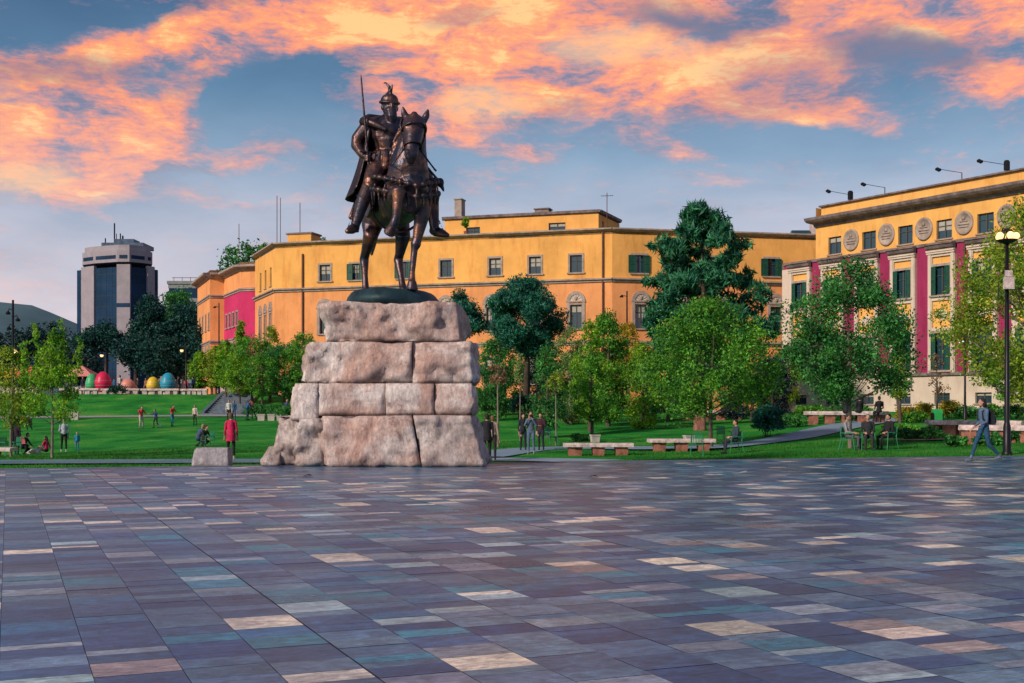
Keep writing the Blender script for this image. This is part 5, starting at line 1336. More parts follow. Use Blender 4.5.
for px,Y,yw,top,bt,hr,lb,cl in (
  (848,45.0,62,(.32,.31,.33),(.09,.10,.12),(.05,.04,.035),'seated man in light jacket turned towards his companions beside the slim tree trunk','green lawn chair under the man in the light jacket'),
  (868,44.6,-12,(.028,.03,.035),(.03,.035,.04),(.18,.17,.16),'grey-haired seated man in dark jacket, middle of the three beside the tree','green lawn chair under the grey-haired man'),
  (888,45.0,-62,(.018,.018,.022),(.02,.02,.025),(.02,.015,.012),'dark-haired seated man in black jacket facing his companions beside the tree','green lawn chair under the dark-haired man in black')):
    chair(cl,px,Y,yw)
    person(lb,px,Y,yw,1.74,'sit',top,bt,hair=hr,fine=True,group='three men sitting by the tree')
# the lone sitter by the second bench
chair('green lawn chair under the lone sitter by the second stone bench',735,47.5,-80)
person('lone sitter in dark blue jacket, legs stretched towards the stone bench',735,47.5,-80,1.72,'sit',(.04,.06,.09),(.03,.04,.06),fine=True)
chair('empty green lawn chair on the near side of the second stone bench',697,46.5,170)
chair('empty green lawn chair behind the second stone bench under the maple',724,53,30)
chair('empty green lawn chair behind the companions of the photographing person',550,56,40)
chair('empty green lawn chair at the left edge of the lawn',6,52,60)
chair('second empty green lawn chair beside the slim trunk at the lawn edge',14,54,-40)
chair('green lawn chair beside the pair sitting on the lawn',208,56,-50)
# people on the left lawn
person('person in bright crimson coat and black leggings standing behind the pale boulder',231,44.5,190,1.72,'stand',(.62,.02,.10),(.02,.02,.025),hair=(.12,.06,.035),shoes=(.5,.4,.36),coat=.22,fine=True,female=True)
person('white-haired man in light checked shirt and black trousers standing on the lawn',64,63,200,1.72,'hold',(.42,.47,.55),(.015,.015,.02),hair=(.45,.43,.42),shoes=(.5,.5,.5),fine=True)
person('small fair-haired child in turquoise clothes beside the man in the light shirt',77,63,30,1.02,'stand',(.03,.26,.42),(.03,.22,.34),hair=(.30,.18,.07))
person('person sitting on the grass in crimson top, back to the tree trunk',46,62,250,1.6,'ground',(.55,.03,.10),(.02,.02,.03),female=True,hairlen=.1)
person('dark-dressed person standing under the broad young tree with a pink bag',17,60,150,1.74,'hold',(.03,.015,.03),(.015,.015,.02))
person('person crouching in black on the grass beside the white dog',23,60.5,80,1.65,'crouch',(.02,.02,.025),(.02,.02,.025))
person('person in grey-blue jacket crouched in the grass beside the green chair',198,60,120,1.68,'crouch',(.07,.09,.20),(.03,.05,.09),hair=(.35,.22,.14))
person('dark-haired companion sitting on the grass next to the green chair',203,59.5,60,1.6,'crouch',(.025,.025,.03),(.02,.02,.03))
kid='people playing on the sloping lawn'
for px,Y,yw,hg,ps,tp,bt,hr,lb,ex in (
 (141,79,40,1.5,'play',(.62,.06,.09),(.50,.42,.42),(.05,.03,.02),'player in red top and pale trousers on the sloping lawn',{}),
 (156,80,-30,1.25,'play',(.03,.06,.16),(.02,.025,.05),(.04,.03,.02),'child in navy kit next to the small white ball',{}),
 (172,81,60,1.45,'play',(.60,.05,.06),(.03,.22,.30),(.06,.04,.03),'player in red top and teal trousers on the sloping lawn',{}),
 (195,82,-10,1.35,'stand',(.62,.52,.45),(.02,.03,.04),(.25,.14,.08),'child in cream top and black trousers alone on the sloping lawn',{}),
 (229,85,10,1.55,'stand',(.62,.60,.58),(.02,.02,.03),(.05,.03,.02),'person in white top and black trousers at the foot of the steps',{}),
 (234,86,-10,1.45,'stand',(.03,.10,.22),(.03,.08,.16),(.05,.03,.02),'person in blue at the foot of the steps',{}),
 (247,87,90,1.5,'bend',(.04,.13,.32),(.03,.05,.12),(.05,.03,.02),'person in bright blue jacket leaning beside the white planters',{}),
 (254,88,-60,1.5,'bend',(.30,.02,.05),(.03,.03,.05),(.03,.02,.02),'person in dark red jacket leaning beside the white planters',{}),
 (287,84,20,1.65,'walk',(.05,.08,.18),(.25,.30,.40),(.03,.02,.02),'person in dark blue walking past the pedestal left edge',{}),
 (30,80,0,1.5,'crouch',(.02,.03,.04),(.02,.03,.04),(.02,.02,.02),'dark figure crouching near the far path',{})):
    person(lb,px,Y,yw,hg,ps,tp,bt,hair=hr,group=kid,**ex)
# people on the upper wall at the right
for px,Y,yw,tp,lb in ((846,64.6,170,(.03,.03,.035),'black-clad person sitting on the upper stone wall, half behind the maple crown'),(859,64.6,200,(.02,.025,.03),'person in black sitting hunched on the upper stone wall'),(879,64.0,185,(.02,.02,.025),'upright person in black sitting at the end of the upper stone wall')):
    person(lb,px,Y,yw,1.72,'sit',tp,(.02,.02,.03),loc=(wx(px,Y),Y,h(wx(px,Y),Y)+.12))
# visitors on the terrace behind the eggs
vc=[((.02,.03,.05),(.03,.03,.05)),((.55,.10,.12),(.03,.04,.08)),((.05,.12,.28),(.03,.03,.05)),((.60,.56,.52),(.04,.05,.09)),((.10,.10,.12),(.05,.06,.10)),((.35,.18,.10),(.03,.03,.04)),((.45,.30,.28),(.05,.08,.16))]
vl=['visitor in black standing at the %s','visitor in red top standing at the %s','visitor in blue top standing at the %s','visitor in white top standing at the %s','visitor in grey coat standing at the %s','visitor in brown jacket standing at the %s','visitor in dusty pink top standing at the %s']
for i,(px,wh) in enumerate([(83,'end of the terrace by the green egg'),(97,'gap between green and crimson eggs'),(114,'terrace right of the crimson egg'),(120,'terrace left of the salmon egg'),(138,'terrace between salmon and yellow eggs'),(146,'terrace just left of the yellow egg'),(161,'gap between yellow and turquoise eggs'),(178,'terrace right of the turquoise egg'),(186,'terrace under the dark pines'),(193,'terrace near the lamp post'),(212,'terrace at the top of the steps'),(203,'terrace between lamp post and steps')]):
    c=vc[i%7]; person(vl[i%7]%wh,px,112+ (i%3)*3,(i*67)%360,1.6+.05*(i%4),'stand',c[0],c[1],group='visitors on the terrace')

# ------------------------------------------------------------------ animals and toys
def dog():
    t=thing('dog','fluffy white dog lying on the grass beside the crouching person','dog',G(33,61),R(80))
    q=MB(); q.tube([(0,.30,.14),(0,.0,.15),(0,-.30,.17)],[.11,.13,.12],10); q.tube([(0,-.32,.19),(0,-.42,.30)],[.09,.07],8)
    q.ell((0,-.47,.34),(.075,.09,.075)); q.tube([(0,-.53,.33),(0,-.61,.31)],[.04,.028],8)
    for s in (-1,1):
        q.ell((s*.07,-.44,.35),(.02,.035,.055)); q.tube([(s*.10,-.25,.12),(s*.12,-.42,.05),(s*.12,-.55,.035)],[.055,.035,.03],8)
        q.tube([(s*.09,.22,.13),(s*.16,.10,.13),(s*.17,.20,.05),(s*.17,.05,.035)],[.08,.06,.035,.03],8)
    q.tube([(0,.36,.15),(.06,.50,.10),(.14,.58,.08)],[.035,.04,.025],8)
    solid('body',q,.016,[mat('white_fur',(.62,.58,.54),.9,.12,14,.6,40)],t); 
    q=MB(); q.ell((0,-.615,.315),.018); q.ell((-.035,-.53,.365),.011); q.ell((.035,-.53,.365),.011); q.build('face',M_pole,t)
dog()
t=thing('ball','small white ball on the lawn beside the child in navy','ball',G(160,80)); q=MB(); q.ell((0,0,.11),.11,n=16)
q.build('cover',mat('white_ball',(.6,.6,.6),.6,.05,5),t,True)
t=thing('hand_bag','pink bag held by the dark-dressed person under the broad young tree','bag',(wx(22.5,59.7),59.7,G(22,59.7)[2]+.55)); q=MB(); q.hexa([(-.16,-.06,0),(.16,-.06,0),(.16,.06,0),(-.16,.06,0),(-.12,-.04,.24),(.12,-.04,.24),(.12,.04,.24),(-.12,.04,.24)]); q.tube([(-.08,0,.24),(-.06,0,.38),(.06,0,.38),(.08,0,.24)],.012,5); q.build('body',cloth((.5,.12,.16)),t)
# giant painted eggs
for px,w,tp,c,lb,tw in ((92,14,375,(.05,.42,.16),'giant green painted egg partly behind the crimson one','zig'),(103,18,373,(.66,.02,.09),'giant crimson painted egg, tallest on the terrace','dot'),(128,16,380,(.70,.26,.20),'giant salmon painted egg half sunk behind the terrace wall','band'),(153,14,378,(.78,.52,.03),'giant yellow painted egg on the terrace','dot'),(168,17,374,(.02,.30,.45),'giant turquoise painted egg on the terrace','band')):
    Y=108; x,y,z=G(px,Y); Hh=wz(tp,Y)-z; r_=w*Y/F/2*.88; Hh+=.12
    t=thing('giant_egg',lb,'egg',(x,y,z),0,'giant painted eggs on the terrace')
    pr_=[(max(.01,r_*math.sin(math.pi*k/20)**.95*(1.06 if k<11 else 1-.010*(k-10))*(1)),.12+(Hh-.12)*(1-math.cos(math.pi*k/20))/2) for k in range(21)]
    q=MB(); q.lathe(pr_,seg=24); q.build('shell',mat('egg_paint_%d'%px,c,.4,.08,2),t,True)
    q=MB()
    for zz in (.42,.62):
        k=int(20*math.acos(1-2*zz)/math.pi); rr=pr_[k][0]+.004; q.lathe([(rr,pr_[k][1]-.035),(rr+.012,pr_[k][1]),(rr-.006,pr_[k][1]+.035)],seg=24)
    q.build('painted_bands',mat('egg_band_%d'%px,tuple(min(1,v*.5+.18) for v in c),.4,.08,2),t,True)
    q=MB(); q.lathe([(r_*.75,-.05),(r_*.75,.14),(r_*.6,.16)],seg=16); q.build('stand',M_slab,t)
# market stalls with red and orange canopies behind the young trees
for px,Y,c,lb in ((31,122,(.75,.18,.10),'market stall with red-orange canopy behind the broad young tree'),(14,124,(.75,.40,.05),'market stall with yellow-orange canopy at the picture edge'),(82,120,(.75,.30,.26),'market stall with pink and white canopy left of the green egg'),(228,116,(.72,.33,.2),'market stall with peach canopy behind the steps')):
    x,y,z=G(px,Y); t=thing('market_stall',lb,'stall',(x,y,z),0,'market stalls on the terrace')
    q=MB(); w=1.3
    q.add([(-w,-w,2.1),(w,-w,2.1),(w,w,2.1),(-w,w,2.1),(0,0,3.0),(-w,-w,1.85),(w,-w,1.85),(w,w,1.85),(-w,w,1.85)],[(0,1,4),(1,2,4),(2,3,4),(3,0,4),(5,6,1,0),(6,7,2,1),(7,8,3,2),(8,5,0,3)]); q.build('canopy',cloth(c),t)
    for sx in (-1,1):
        for sy in (-1,1): q=MB(); q.tube([(sx*w*.97,sy*w*.97,-.05),(sx*w*.97,sy*w*.97,2.1)],.03,6); q.build('post',M_pole,t)
    q=MB(); q.box(-1.1,1.1,-.9,-.3,.75,.82); q.box(-1.05,1.05,-.88,-.32,0,.75); q.build('counter',M_slab,t)

# ------------------------------------------------------------------ stone furniture
def slabmesh(L,D,T,seed,cell=.12):
    mb=MB(); nx=int(L/cell); 
    # rough-edged slab
    def pt(u,v,w):
        p=Vector((u,v,w)); e=noise.noise(Vector((u*1.7+seed,v*1.7,seed)))*.05+noise.noise(Vector((u*6+seed,v*6,seed)))*.02
        return (p.x+(e if abs(abs(u)-L/2)<.01 else 0), p.y+(e*1.5 if abs(abs(v)-D/2)<.01 else 0), p.z+noise.noise(Vector((u*3,v*3,seed)))*.012)
    us=[-L/2+L*i/nx for i in range(nx+1)]; vsx=[-D/2,-D/2+.08,0,D/2-.08,D/2]
    rows=[]
    ring=[(v,w) for v,w in ((-D/2,0),(-D/2,T*.55),(-D/2+.05,T),(0,T),(D/2-.05,T),(D/2,T*.55),(D/2,0))]
    vs=[pt(u,v,w) for u in us for v,w in ring]; n=len(ring)
    fs=[(i*n+k,(i+1)*n+k,(i+1)*n+(k+1)%n,i*n+(k+1)%n) for i in range(nx) for k in range(n)]
    fs+= [tuple(range(n)),tuple(nx*n+k for k in range(n-1,-1,-1))]
    mb.add(vs,fs); return mb
def bench(label,px,Y,L,rot,nsup,name='stone_bench',D=.85,Hh=.50,sup=M_redstone,T=.15,group='long stone benches',w=.55):
    x,y,z=G(px,Y); t=thing(name,label,'bench',(x,y,z),rot,group)
    q=slabmesh(L,D,T,px); o=q.build('slab',M_slab,t,False); o.location=(0,0,Hh-T)
    for k in range(nsup):
        sx=-L/2+L*(k+.5)/nsup*1.0 if nsup>2 else (-1,1)[k]*L*.3
        xx=x+sx*math.cos(rot); yy=y+sx*math.sin(rot); zg=h(xx,yy)-z-.08
        q=MB(); a=w/2+rnd.uniform(-.04,.04); q.hexa([(sx-a*.85,-D*.3,zg),(sx+a*.85,-D*.3,zg),(sx+a*.8,D*.3,zg),(sx-a*.8,D*.3,zg),(sx-a,-D*.38,Hh-T-.002),(sx+a,-D*.38,Hh-T-.002),(sx+a,D*.36,Hh-T-.002),(sx-a,D*.36,Hh-T-.002)]); q.build('support',sup,t)
    return t
bench('long pale stone bench on three red stone feet nearest the photographing person',598,47.5,2.75,0.02,3)
bench('long pale stone bench on red stone feet in front of the wide maple',681,50.0,2.75,-.0,3)
bench('pink stone bench end at the left edge of the lawn',0,49,1.2,0,1,Hh=.42)
for px,Y,L,n,rot,hh,lb in ((712,76,4.2,4,0,.62,'stone bench wall deep in the park behind the wide maple'),(846,65,4.4,5,-.10,.66,'upper stone bench wall with people sitting on it'),(976,51.5,4.6,6,-.95,.66,'long stone bench wall behind the walking person'),(1020,45.0,4.4,6,-.75,.66,'continuation of the stone bench wall beyond the tall lamp post')):
    bench(lb,px,Y,L,rot,n,Hh=hh,D=.7,T=.20,group='stone bench walls among the planting',w=.6)
# terrace wall in four lengths
for i,(a,b,lb) in enumerate(((60,100,'stone bench wall on the terrace edge in front of the stalls'),(101,140,'stone bench wall on the terrace edge in front of the crimson and salmon eggs'),(141,180,'stone bench wall on the terrace edge in front of the yellow and turquoise eggs'),(181,208,'stone bench wall on the terrace edge at the head of the steps'),(238,290,'stone bench wall right of the steps behind the green trees'))):
    Y=104.5; bench(lb,(a+b)/2,Y,(b-a)*Y/F-.05,0,5,Hh=.50,D=.6,T=.17,group='stone bench walls on the terrace',w=.4,sup=M_slab)
# stairs
x0,y0,z0=G(222,92.3); x1,y1,z1=G(241,104)
t=thing('stone_steps','flight of blue-grey stone steps climbing the grass bank','steps',(x0,y0,z0),0)
q=MB(); n=13; dx=(x1-x0); dy=(y1-y0); rise=(3.02-z0)/n
for k in range(n): q.box(dx*k/n-1.35,dx*k/n+1.35,dy*k/n,dy*(k+1)/n+.02 if k<n-1 else dy, (-.5 if k<4 else rise*(k-3)) ,rise*(k+1))
q.build('treads',mat('step_stone',(.13,.17,.22),.7,.2,3),t)
q=MB()
for s in (-1,1): q.hexa([(s*1.5-.14,0,-.3),(s*1.5+.14,0,-.3),(dx+s*1.5+.14,dy,2.0),(dx+s*1.5-.14,dy,2.0),(s*1.5-.14,0,.25),(s*1.5+.14,0,.25),(dx+s*1.5+.14,dy,(3.02-z0)+.12),(dx+s*1.5-.14,dy,(3.02-z0)+.12)])
q.build('side_kerbs',M_kerb,t)
# planters and seat cubes
for px,Y,pw,ph_,lb in ((261,86,7,7,'white cube planter, first of the row beside the people leaning over'),(271,86,7,7,'white cube planter in the middle of the row of three'),(280,86,7,7,'white cube planter, last of the row towards the pedestal'),(75,88,7,8,'lone white cube planter on the far path'),(595,58,8,8,'white cube planter behind the first stone bench'),(689,57,9,7,'pale cube planter behind the second stone bench')):
    x,y,z=G(px,Y); w=pw*Y/F/2; hh=ph_*Y/F
    t=thing('cube_planter',lb,'planter',(x,y,z-.02),.2,'white cube planters'); q=MB(); e=.04
    q.hexa([(-w*.9,-w*.9,0),(w*.9,-w*.9,0),(w*.9,w*.9,0),(-w*.9,w*.9,0),(-w,-w,hh-.06),(w,-w,hh-.06),(w,w,hh-.06),(-w,w,hh-.06)]); q.box(-w-.03,w+.03,-w-.03,w+.03,hh-.058,hh); q.build('box',mat('white_planter',(.58,.52,.50),.7,.1,3),t)
    q=MB(); q.box(-w+.04,w-.04,-w+.04,w-.04,hh-.02,hh+.012); q.build('soil',M_bark2,t)
# smooth pale boulder
t=thing('boulder','smooth pale grey boulder with a flat top at the edge of the paving','boulder',(wx(214,31.2),31.2,0)); 
block([(-.56,-.32),(.52,-.32),(.46,.35),(-.52,.35)],[(-.46,-.25),(.47,-.27),(.42,.28),(-.46,.28)],-.03,.47,33,t,rock_mat('pale_boulder_stone',(.46,.44,.48),(.40,.37,.40),(.54,.52,.55),(.38,.26,.25)),(1,1,1,1),.06,.05,'stone')
# red stone post
t=thing('stone_post','upright pinkish red stone post under the wide maple','post',(*G(700,66)[:2],G(700,66)[2])); block([(-.42,-.3),(.36,-.3),(.3,.3),(-.36,.3)],[(-.26,-.2),(.24,-.2),(.2,.2),(-.22,.2)],-.1,1.75,44,t,rock_mat('red_post_stone',(.36,.17,.14),(.26,.11,.09),(.44,.26,.22),(.14,.06,.05)),(1,1,1,1),.08,.1,'stone')
t=thing('finial_ball','small red flower pot on top of the stone bench wall under the maple','flower pot',(wx(702,76),75.9,G(702,76)[2]+.62)); t.name='flower_pot'; q=MB(); q.lathe([(.10,0),(.15,.22),(.13,.22),(.11,.19)],seg=12); q.build('pot',M_redstone,t); leaves('flowers',np.array([(0,0,.32),(.08,0,.3),(-.08,.03,.3)]),40,.12,.05,leafmat('red_petals',(.6,.03,.03),.3),t)
# green litter bin
t=thing('litter_bin','green rounded litter bin beside the yellow bushes','bin',G(937,63)); q=MB()
q.box(-.24,.24,-.20,.20,.06,.55); q.tube([(-.24,0,.55),(.24,0,.55)],.20,16,dome=False); q.build('body',mat('green_bin',(.03,.36,.10),.4,.1,4),t)
q=MB(); q.box(-.27,-.22,-.22,.22,0,.5); q.box(.22,.27,-.22,.22,0,.5); q.build('frame',M_pole,t)

# ------------------------------------------------------------------ lamps
M_glow=mat('warm_lit_globe',(1.0,.60,.26),.4,.02,1,emit=1.7)
M_glow2=mat('white_lit_globe',(1.0,.85,.75),.4,.02,1,emit=1.8)
def pole(t,z1,r0,r1,m=M_pole):
    q=MB(); q.lathe([(r0*2.0,-.05),(r0*2.0,.08),(r0*1.5,.12),(r0*1.4,.9),(r0*1.1,1.0),(r0,1.05),(r1,z1)],seg=12); q.build('pole',m,t,True)
x,y,z=G(1007,38.6); t=thing('street_lamp','tall black street lamp with a cluster of lit warm globes on top','street lamp',(x,y,z)); ht=wz(243,38.6)-z; pole(t,ht,.085,.055)
q=MB(); q.lathe([(.06,ht-.05),(.30,ht+.06),(.34,ht+.10),(.10,ht+.10)],seg=16); q.tube([(0,0,ht),(0,0,ht+.42)],.03,6); q.lathe([(.20,ht+.36),(.17,ht+.40),(.05,ht+.46)],seg=16); q.build('lamp_head',M_pole,t)
for k in range(5):
    a=k/5*2*math.pi-1.57; q=MB(); q.ell((.27*math.cos(a),.27*math.sin(a),ht+.22),.115,n=14); q.build('globe',M_glow,t,True)
q=MB(); q.box(-.16,.14,-.24,-.08,ht-1.5,ht-1.12); q.box(-.12,.10,-.20,-.07,ht-1.10,ht-.9); q.build('junction_box',M_slab,t)
q=MB(); q.tube([(0,0,ht-.85),(-.12,-.1,ht-.8),(-.2,-.16,ht-1.0)],.02,6); q.tube([(-.02,-.06,ht-1.9),(-.1,-.16,ht-1.6)],.02,6); q.tube([(-.06,0,ht-1.25),(-.28,0,ht-1.25),(-.28,0,ht-1.8)],.018,6); q.build('bracket',M_pole,t)
x,y,z=G(965,62); t=thing('street_lamp','slim black lamp post with two small white lamps on one side before the burgundy strip','street lamp',(x,y,z)); ht=wz(317,62)-z; pole(t,ht,.06,.04)
for zz,sx in ((ht-.5,-.10),(ht-1.25,-.18)):
    q=MB(); q.tube([(0,0,zz+.1),(sx,-.1,zz+.15),(sx*1.3,-.14,zz+.08)],.02,6); q.lathe([(.03,.1),(.13,.02),(.13,0)],(sx*1.3,-.14,zz),12); q.build('lamp_arm',M_pole,t)
    q=MB(); q.ell((sx*1.3,-.14,zz-.05),.125,n=12); q.build('globe',M_glow2,t,True)
x,y,z=G(13,70); t=thing('street_lamp','dark lamp post with two drooping heads, seen above the broad young tree','street lamp',(x,y,z)); ht=wz(300,70)-z; pole(t,ht,.09,.06)
q=MB()
for zz,sx in ((ht-.6,-.22),(ht-1.0,.22),(ht-1.5,-.18)): q.tube([(0,0,zz),(sx,0,zz+.1),(sx*1.3,0,zz-.1)],.03,6); q.lathe([(.03,.12),(.14,0),(.12,-.1)],(sx*1.3,0,zz-.15),12)
q.build('lamp_head',M_pole,t)
q=MB(); q.ell((.22,-.1,ht-3.1),.11,n=12); q.tube([(0,0,ht-2.9),(.22,-.1,ht-2.95)],.02,6); q.build('globe',M_glow,t,True)
for px,Y,tp,lb,lit in ((219,112,303,'thin dark lamp post before the crimson wall',0),(627,88,291,'thin dark post standing before the orange wall beside the yellow tree',0),(186,112,345,'thin lamp post with a small lit globe on the terrace by the pines',1),(106,112,350,'short lamp post with a warm lit globe behind the crimson egg',1)):
    x,y,z=G(px,Y); t=thing('street_lamp',lb,'street lamp',(x,y,z)); ht=wz(tp,Y)-z; pole(t,ht,.08,.05)
    q=MB(); q.tube([(0,0,ht-.4),(-.4,0,ht-.3)],.03,6); q.lathe([(.03,.12),(.16,0),(.14,-.05)],(-.4,0,ht-.42),10); q.build('lamp_head',M_pole,t)
    if lit: q=MB(); q.ell((-.4,0,ht-.5),.16,n=12); q.build('globe',M_glow,t,True)
# stray paper scraps on the paving
for i,(px,Y) in enumerate(((307,26),(593,25.6),(745,27.5))):
    t=thing('paper_scrap',['crumpled dark scrap lying on the paving before the pedestal','small dark scrap lying on the paving before the first bench','tiny pale scrap on the paving in front of the lone sitter'][i],'litter',(wx(px,Y),Y,.012)); q=MB(); q.add([(-.12,-.05,0),(.02,-.09,.02),(.13,0,0),(.05,.09,.035),(-.08,.07,.01)],[(0,1,2,3,4)]); q.add([(-.06,-.03,.03),(.05,-.05,.05),(.08,.03,.04)],[(0,1,2)]); q.build('sheet',cloth((.06,.06,.07)) if i<2 else cloth((.5,.5,.5)),t)
# ------------------------------------------------------------------ sky
SUN_EL, SUN_AZ = 28.0, 226.0      # azimuth from +Y clockwise: behind the viewer, over the left shoulder
W=bpy.data.worlds.new('World'); scene.world=W; W.use_nodes=True; nt=W.node_tree; N=nt.nodes; L=nt.links
bg=N['Background']
sky=N.new('ShaderNodeTexSky'); sky.sky_type='NISHITA'; sky.sun_disc=False; sky.sun_elevation=R(SUN_EL); sky.sun_rotation=R(SUN_AZ); sky.altitude=100
tc=N.new('ShaderNodeTexCoord'); dirv=tc.outputs['Generated']
def math_(op,a,b=None,c=None,clamp=False):
    n=N.new('ShaderNodeMath'); n.operation=op; n.use_clamp=clamp
    for i,v in enumerate((a,b,c)):
        if v is None: continue
        if isinstance(v,(int,float)): n.inputs[i].default_value=v
        else: L.new(v,n.inputs[i])
    return n.outputs[0]
def ramp(src,stops,interp='LINEAR'):
    r=N.new('ShaderNodeValToRGB'); r.color_ramp.interpolation=interp; L.new(src,r.inputs[0]); e=r.color_ramp.elements
    while len(e)<len(stops): e.new(.5)
    for k,(p,c) in enumerate(stops): e[k].position=p; e[k].color=(*c,1)
    return r.outputs[0]
def mixc(f,a,b,mode='MIX'):
    x=N.new('ShaderNodeMixRGB'); x.blend_type=mode
    if isinstance(f,(int,float)): x.inputs[0].default_value=f
    else: L.new(f,x.inputs[0])
    for i,v in ((1,a),(2,b)):
        if isinstance(v,tuple): x.inputs[i].default_value=(*v,1)
        else: L.new(v,x.inputs[i])
    return x.outputs[0]
sp=N.new('ShaderNodeSeparateXYZ'); L.new(dirv,sp.inputs[0])
az=math_('MULTIPLY',math_('ARCTAN2',sp.outputs[0],sp.outputs[1]),180/math.pi); el=math_('MULTIPLY',math_('ARCSINE',sp.outputs[2]),180/math.pi)
cb=N.new('ShaderNodeCombineXYZ'); L.new(az,cb.inputs[0]); L.new(el,cb.inputs[1]); ang=cb.outputs[0]
def nz(src,scale,det,st=(1,1,1),dist=0,ro=.6,off=(0,0,0),colr=False):
    mp=N.new('ShaderNodeMapping'); mp.inputs['Scale'].default_value=st; mp.inputs['Location'].default_value=off; L.new(src,mp.inputs[0])
    q=N.new('ShaderNodeTexNoise'); q.inputs['Scale'].default_value=scale; q.inputs['Detail'].default_value=det; q.inputs['Distortion'].default_value=dist; q.inputs['Roughness'].default_value=ro; L.new(mp.outputs[0],q.inputs[0])
    return q.outputs['Color' if colr else 'Fac']
# warp of the cloud field
wc=nz(ang,.10,5,(1,1.6,1),0,.6,(3,1,0),True)
wv=N.new('ShaderNodeVectorMath'); wv.operation='SUBTRACT'; L.new(wc,wv.inputs[0]); wv.inputs[1].default_value=(.5,.5,.5)
ws=N.new('ShaderNodeVectorMath'); ws.operation='MULTIPLY'; L.new(wv.outputs[0],ws.inputs[0]); ws.inputs[1].default_value=(6,3.5,0)
wa=N.new('ShaderNodeVectorMath'); wa.operation='ADD'; L.new(ang,wa.inputs[0]); L.new(ws.outputs[0],wa.inputs[1]); wang=wa.outputs[0]
def toang(px,py):
    x=(px-CX)/F; z=(HY-py)/F; a=math.degrees(math.atan(x)); e=math.degrees(math.asin(z/math.sqrt(1+x*x+z*z))); return a,e
def blob(px,py,rx,ry,rot,w,src=wang):
    a,e=toang(px,py); k=360/(2*math.pi*F)
    mp=N.new('ShaderNodeMapping'); mp.vector_type='TEXTURE'; mp.inputs['Location'].default_value=(a,e,0); mp.inputs['Rotation'].default_value=(0,0,R(rot)); mp.inputs['Scale'].default_value=(rx*k,ry*k,1); L.new(src,mp.inputs[0])
    ln=N.new('ShaderNodeVectorMath'); ln.operation='LENGTH'; L.new(mp.outputs[0],ln.inputs[0])
    mr=N.new('ShaderNodeMapRange'); mr.interpolation_type='SMOOTHERSTEP'; mr.inputs['From Min'].default_value=1.35; mr.inputs['From Max'].default_value=.35; mr.inputs['To Min'].default_value=0; mr.inputs['To Max'].default_value=w; L.new(ln.outputs['Value'],mr.inputs[0]); return mr.outputs[0]
def total(bl):
    s=None
    for b in bl:
        v=blob(*b); s=v if s is None else math_('ADD',s,v)
    return s
# centre px, centre py, half width, half height, tilt, weight
dens=total([(520,-12,420,30,0,.75),(170,2,70,14,0,-.1),(700,60,90,50,0,.35),(330,12,120,26,5,.4),(50,145,120,56,8,1.0),(140,125,90,34,12,.8),(200,158,110,16,8,.5),(90,195,90,14,5,.2),
 (70,66,130,24,5,.75),(140,40,70,22,10,.6),(270,28,150,27,8,.85),(215,70,45,18,35,.25),(400,18,140,42,0,.8),
 (580,45,190,70,-6,1.0),(440,95,120,50,12,.85),(500,150,60,10,-8,.42),(450,135,80,16,-5,.25),(660,142,55,14,-12,.55),(700,175,60,10,0,.2),
 (760,70,120,44,-10,.85),(870,35,110,34,-12,.75),(985,82,70,22,-8,.95),(950,14,130,28,-8,.95),(800,100,90,16,-15,.6),(890,125,14,6,0,.4),(40,290,90,12,0,.25),(200,205,60,8,0,.2),
 (300,70,52,22,35,-.75),(245,98,62,24,30,-.55),(60,14,100,16,4,-.55),(880,60,60,18,-14,-.2),(350,120,60,40,0,-.3),(800,140,110,16,0,-.3)])
f1_=nz(ang,.5,12,(.55,1.3,1),.35,.66); f2_=nz(wang,2.4,9,(.5,1.7,1),.25,.68,(5,2,0))
dn=math_('ADD',dens,math_('MULTIPLY',math_('SUBTRACT',f1_,.5),1.5)); dn=math_('ADD',dn,math_('MULTIPLY',math_('SUBTRACT',f2_,.5),.9))
# elsewhere in the sky: the same kind of broken cloud
side=N.new('ShaderNodeMapRange'); side.inputs['From Min'].default_value=26; side.inputs['From Max'].default_value=40; L.new(math_('ABSOLUTE',az),side.inputs[0])
hi=N.new('ShaderNodeMapRange'); hi.inputs['From Min'].default_value=8; hi.inputs['From Max'].default_value=18; L.new(el,hi.inputs[0])
dn=math_('ADD',dn,math_('MULTIPLY',math_('MULTIPLY',side.outputs[0],hi.outputs[0]),.12))
top=N.new('ShaderNodeMapRange'); top.inputs['From Min'].default_value=19.5; top.inputs['From Max'].default_value=26; top.inputs['To Max'].default_value=.18; L.new(el,top.inputs[0]); dn=math_('ADD',dn,math_('MULTIPLY',top.outputs[0],math_('SUBTRACT',1,side.outputs[0])))
alpha=ramp(dn,[(.0,(0,0,0)),(.32,(.40,.40,.40)),(.82,(1,1,1))],'LINEAR')
hz=math_('DIVIDE',el,90)
base=ramp(hz,[(0,(.62,.50,.52)),(.05,(.50,.46,.53)),(.095,(.38,.40,.49)),(.13,(.19,.29,.41)),(.165,(.075,.17,.285)),(.205,(.035,.095,.19)),(.26,(.03,.08,.17)),(1,(.04,.09,.20))])
vb=nz(ang,.25,5,(.5,1.4,1),.4,.5,(9,9,0)); base=mixc(1,base,ramp(vb,[(.3,(.82,.86,.9)),(.7,(1.22,1.12,1.08))]),'MULTIPLY')
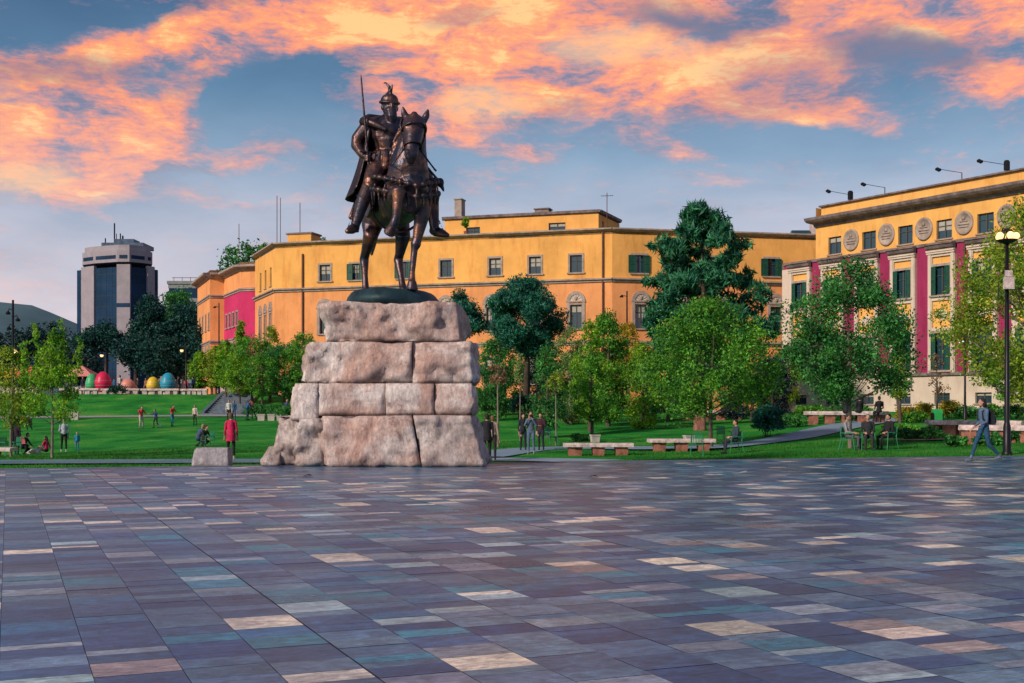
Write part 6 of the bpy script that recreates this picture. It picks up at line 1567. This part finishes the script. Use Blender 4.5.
# cloud colour: hot orange cores, pink flanks, violet-grey thin or shaded parts
sh=math_('ADD',math_('MULTIPLY',dn,.24),math_('MULTIPLY',math_('SUBTRACT',nz(wang,.42,11,(.6,1.4,1),.25,.64,(1,7,0)),.5),2.6)); sh=math_('ADD',sh,math_('MULTIPLY',math_('SUBTRACT',nz(ang,2.6,8,(.45,1.7,1),.2,.66,(4,7,0)),.5),.9)); sh=math_('ADD',sh,.31)
cc_=ramp(sh,[(.14,(.15,.16,.25)),(.34,(.40,.21,.23)),(.54,(.80,.25,.14)),(.76,(.97,.33,.10)),(1.0,(1.0,.54,.18))])
lowp=N.new('ShaderNodeMapRange'); lowp.inputs['From Min'].default_value=6; lowp.inputs['From Max'].default_value=14; L.new(el,lowp.inputs[0])
cc_=mixc(lowp.outputs[0],mixc(.62,cc_,(.66,.50,.50)),cc_)
dk=total([(900,52,80,24,-12,.95),(700,8,110,14,-5,.5),(560,100,40,10,0,.3),(740,110,60,20,-10,.35),(60,70,110,16,5,.55),(460,10,50,10,0,.4),(700,20,90,14,-8,.45),(790,75,80,30,-10,.4),(30,20,60,20,0,.5)])
cc_=mixc(math_('MULTIPLY',dk,1.0,None,True),cc_,(.13,.13,.20))
ht_=total([(480,105,50,20,10,.45),(610,40,60,22,0,.45),(25,190,50,22,20,.45),(690,45,40,16,0,.3)])
cc_=mixc(math_('MULTIPLY',ht_,alpha,None,True),cc_,(1.0,.60,.24))
col_=mixc(alpha,base,cc_)
sk=mixc(1,col_,mixc(1,sky.outputs[0],(.02,.02,.02),'MULTIPLY'),'ADD')
below=N.new('ShaderNodeMapRange'); below.inputs['From Min'].default_value=-.6; below.inputs['From Max'].default_value=-3; L.new(el,below.inputs[0])
sk=mixc(below.outputs[0],sk,(.12,.13,.15))
L.new(sk,bg.inputs[0]); bg.inputs[1].default_value=1.08

sun=bpy.data.lights.new('sun','SUN'); sun.energy=3.6; sun.angle=R(5); sun.color=(1.0,.85,.70)
so=bpy.data.objects.new('sun',sun); col.objects.link(so)
a=R(SUN_AZ); e=R(SUN_EL); dv=Vector((math.sin(a)*math.cos(e),math.cos(a)*math.cos(e),math.sin(e)))
so.rotation_euler=(-dv).to_track_quat('-Z','Y').to_euler()

cam_d=bpy.data.cameras.new('camera'); cam_d.lens=36*F/1024; cam_d.sensor_width=36; cam_d.sensor_fit='HORIZONTAL'; cam_d.shift_y=(HY-341.5)/1024; cam_d.clip_end=8000; cam_d.clip_start=.1
co=bpy.data.objects.new('viewpoint',cam_d); col.objects.link(co); co.location=(0,0,CZ); co.rotation_euler=(R(90),0,0); scene.camera=co
scene.view_settings.view_transform='Standard'; scene.view_settings.look='None'; scene.view_settings.exposure=0; scene.view_settings.gamma=1
scene.cycles.max_bounces=4; scene.cycles.diffuse_bounces=2; scene.cycles.transmission_bounces=3; scene.cycles.transparent_max_bounces=8; scene.cycles.use_denoising=True; scene.cycles.caustics_reflective=False; scene.cycles.caustics_refractive=False
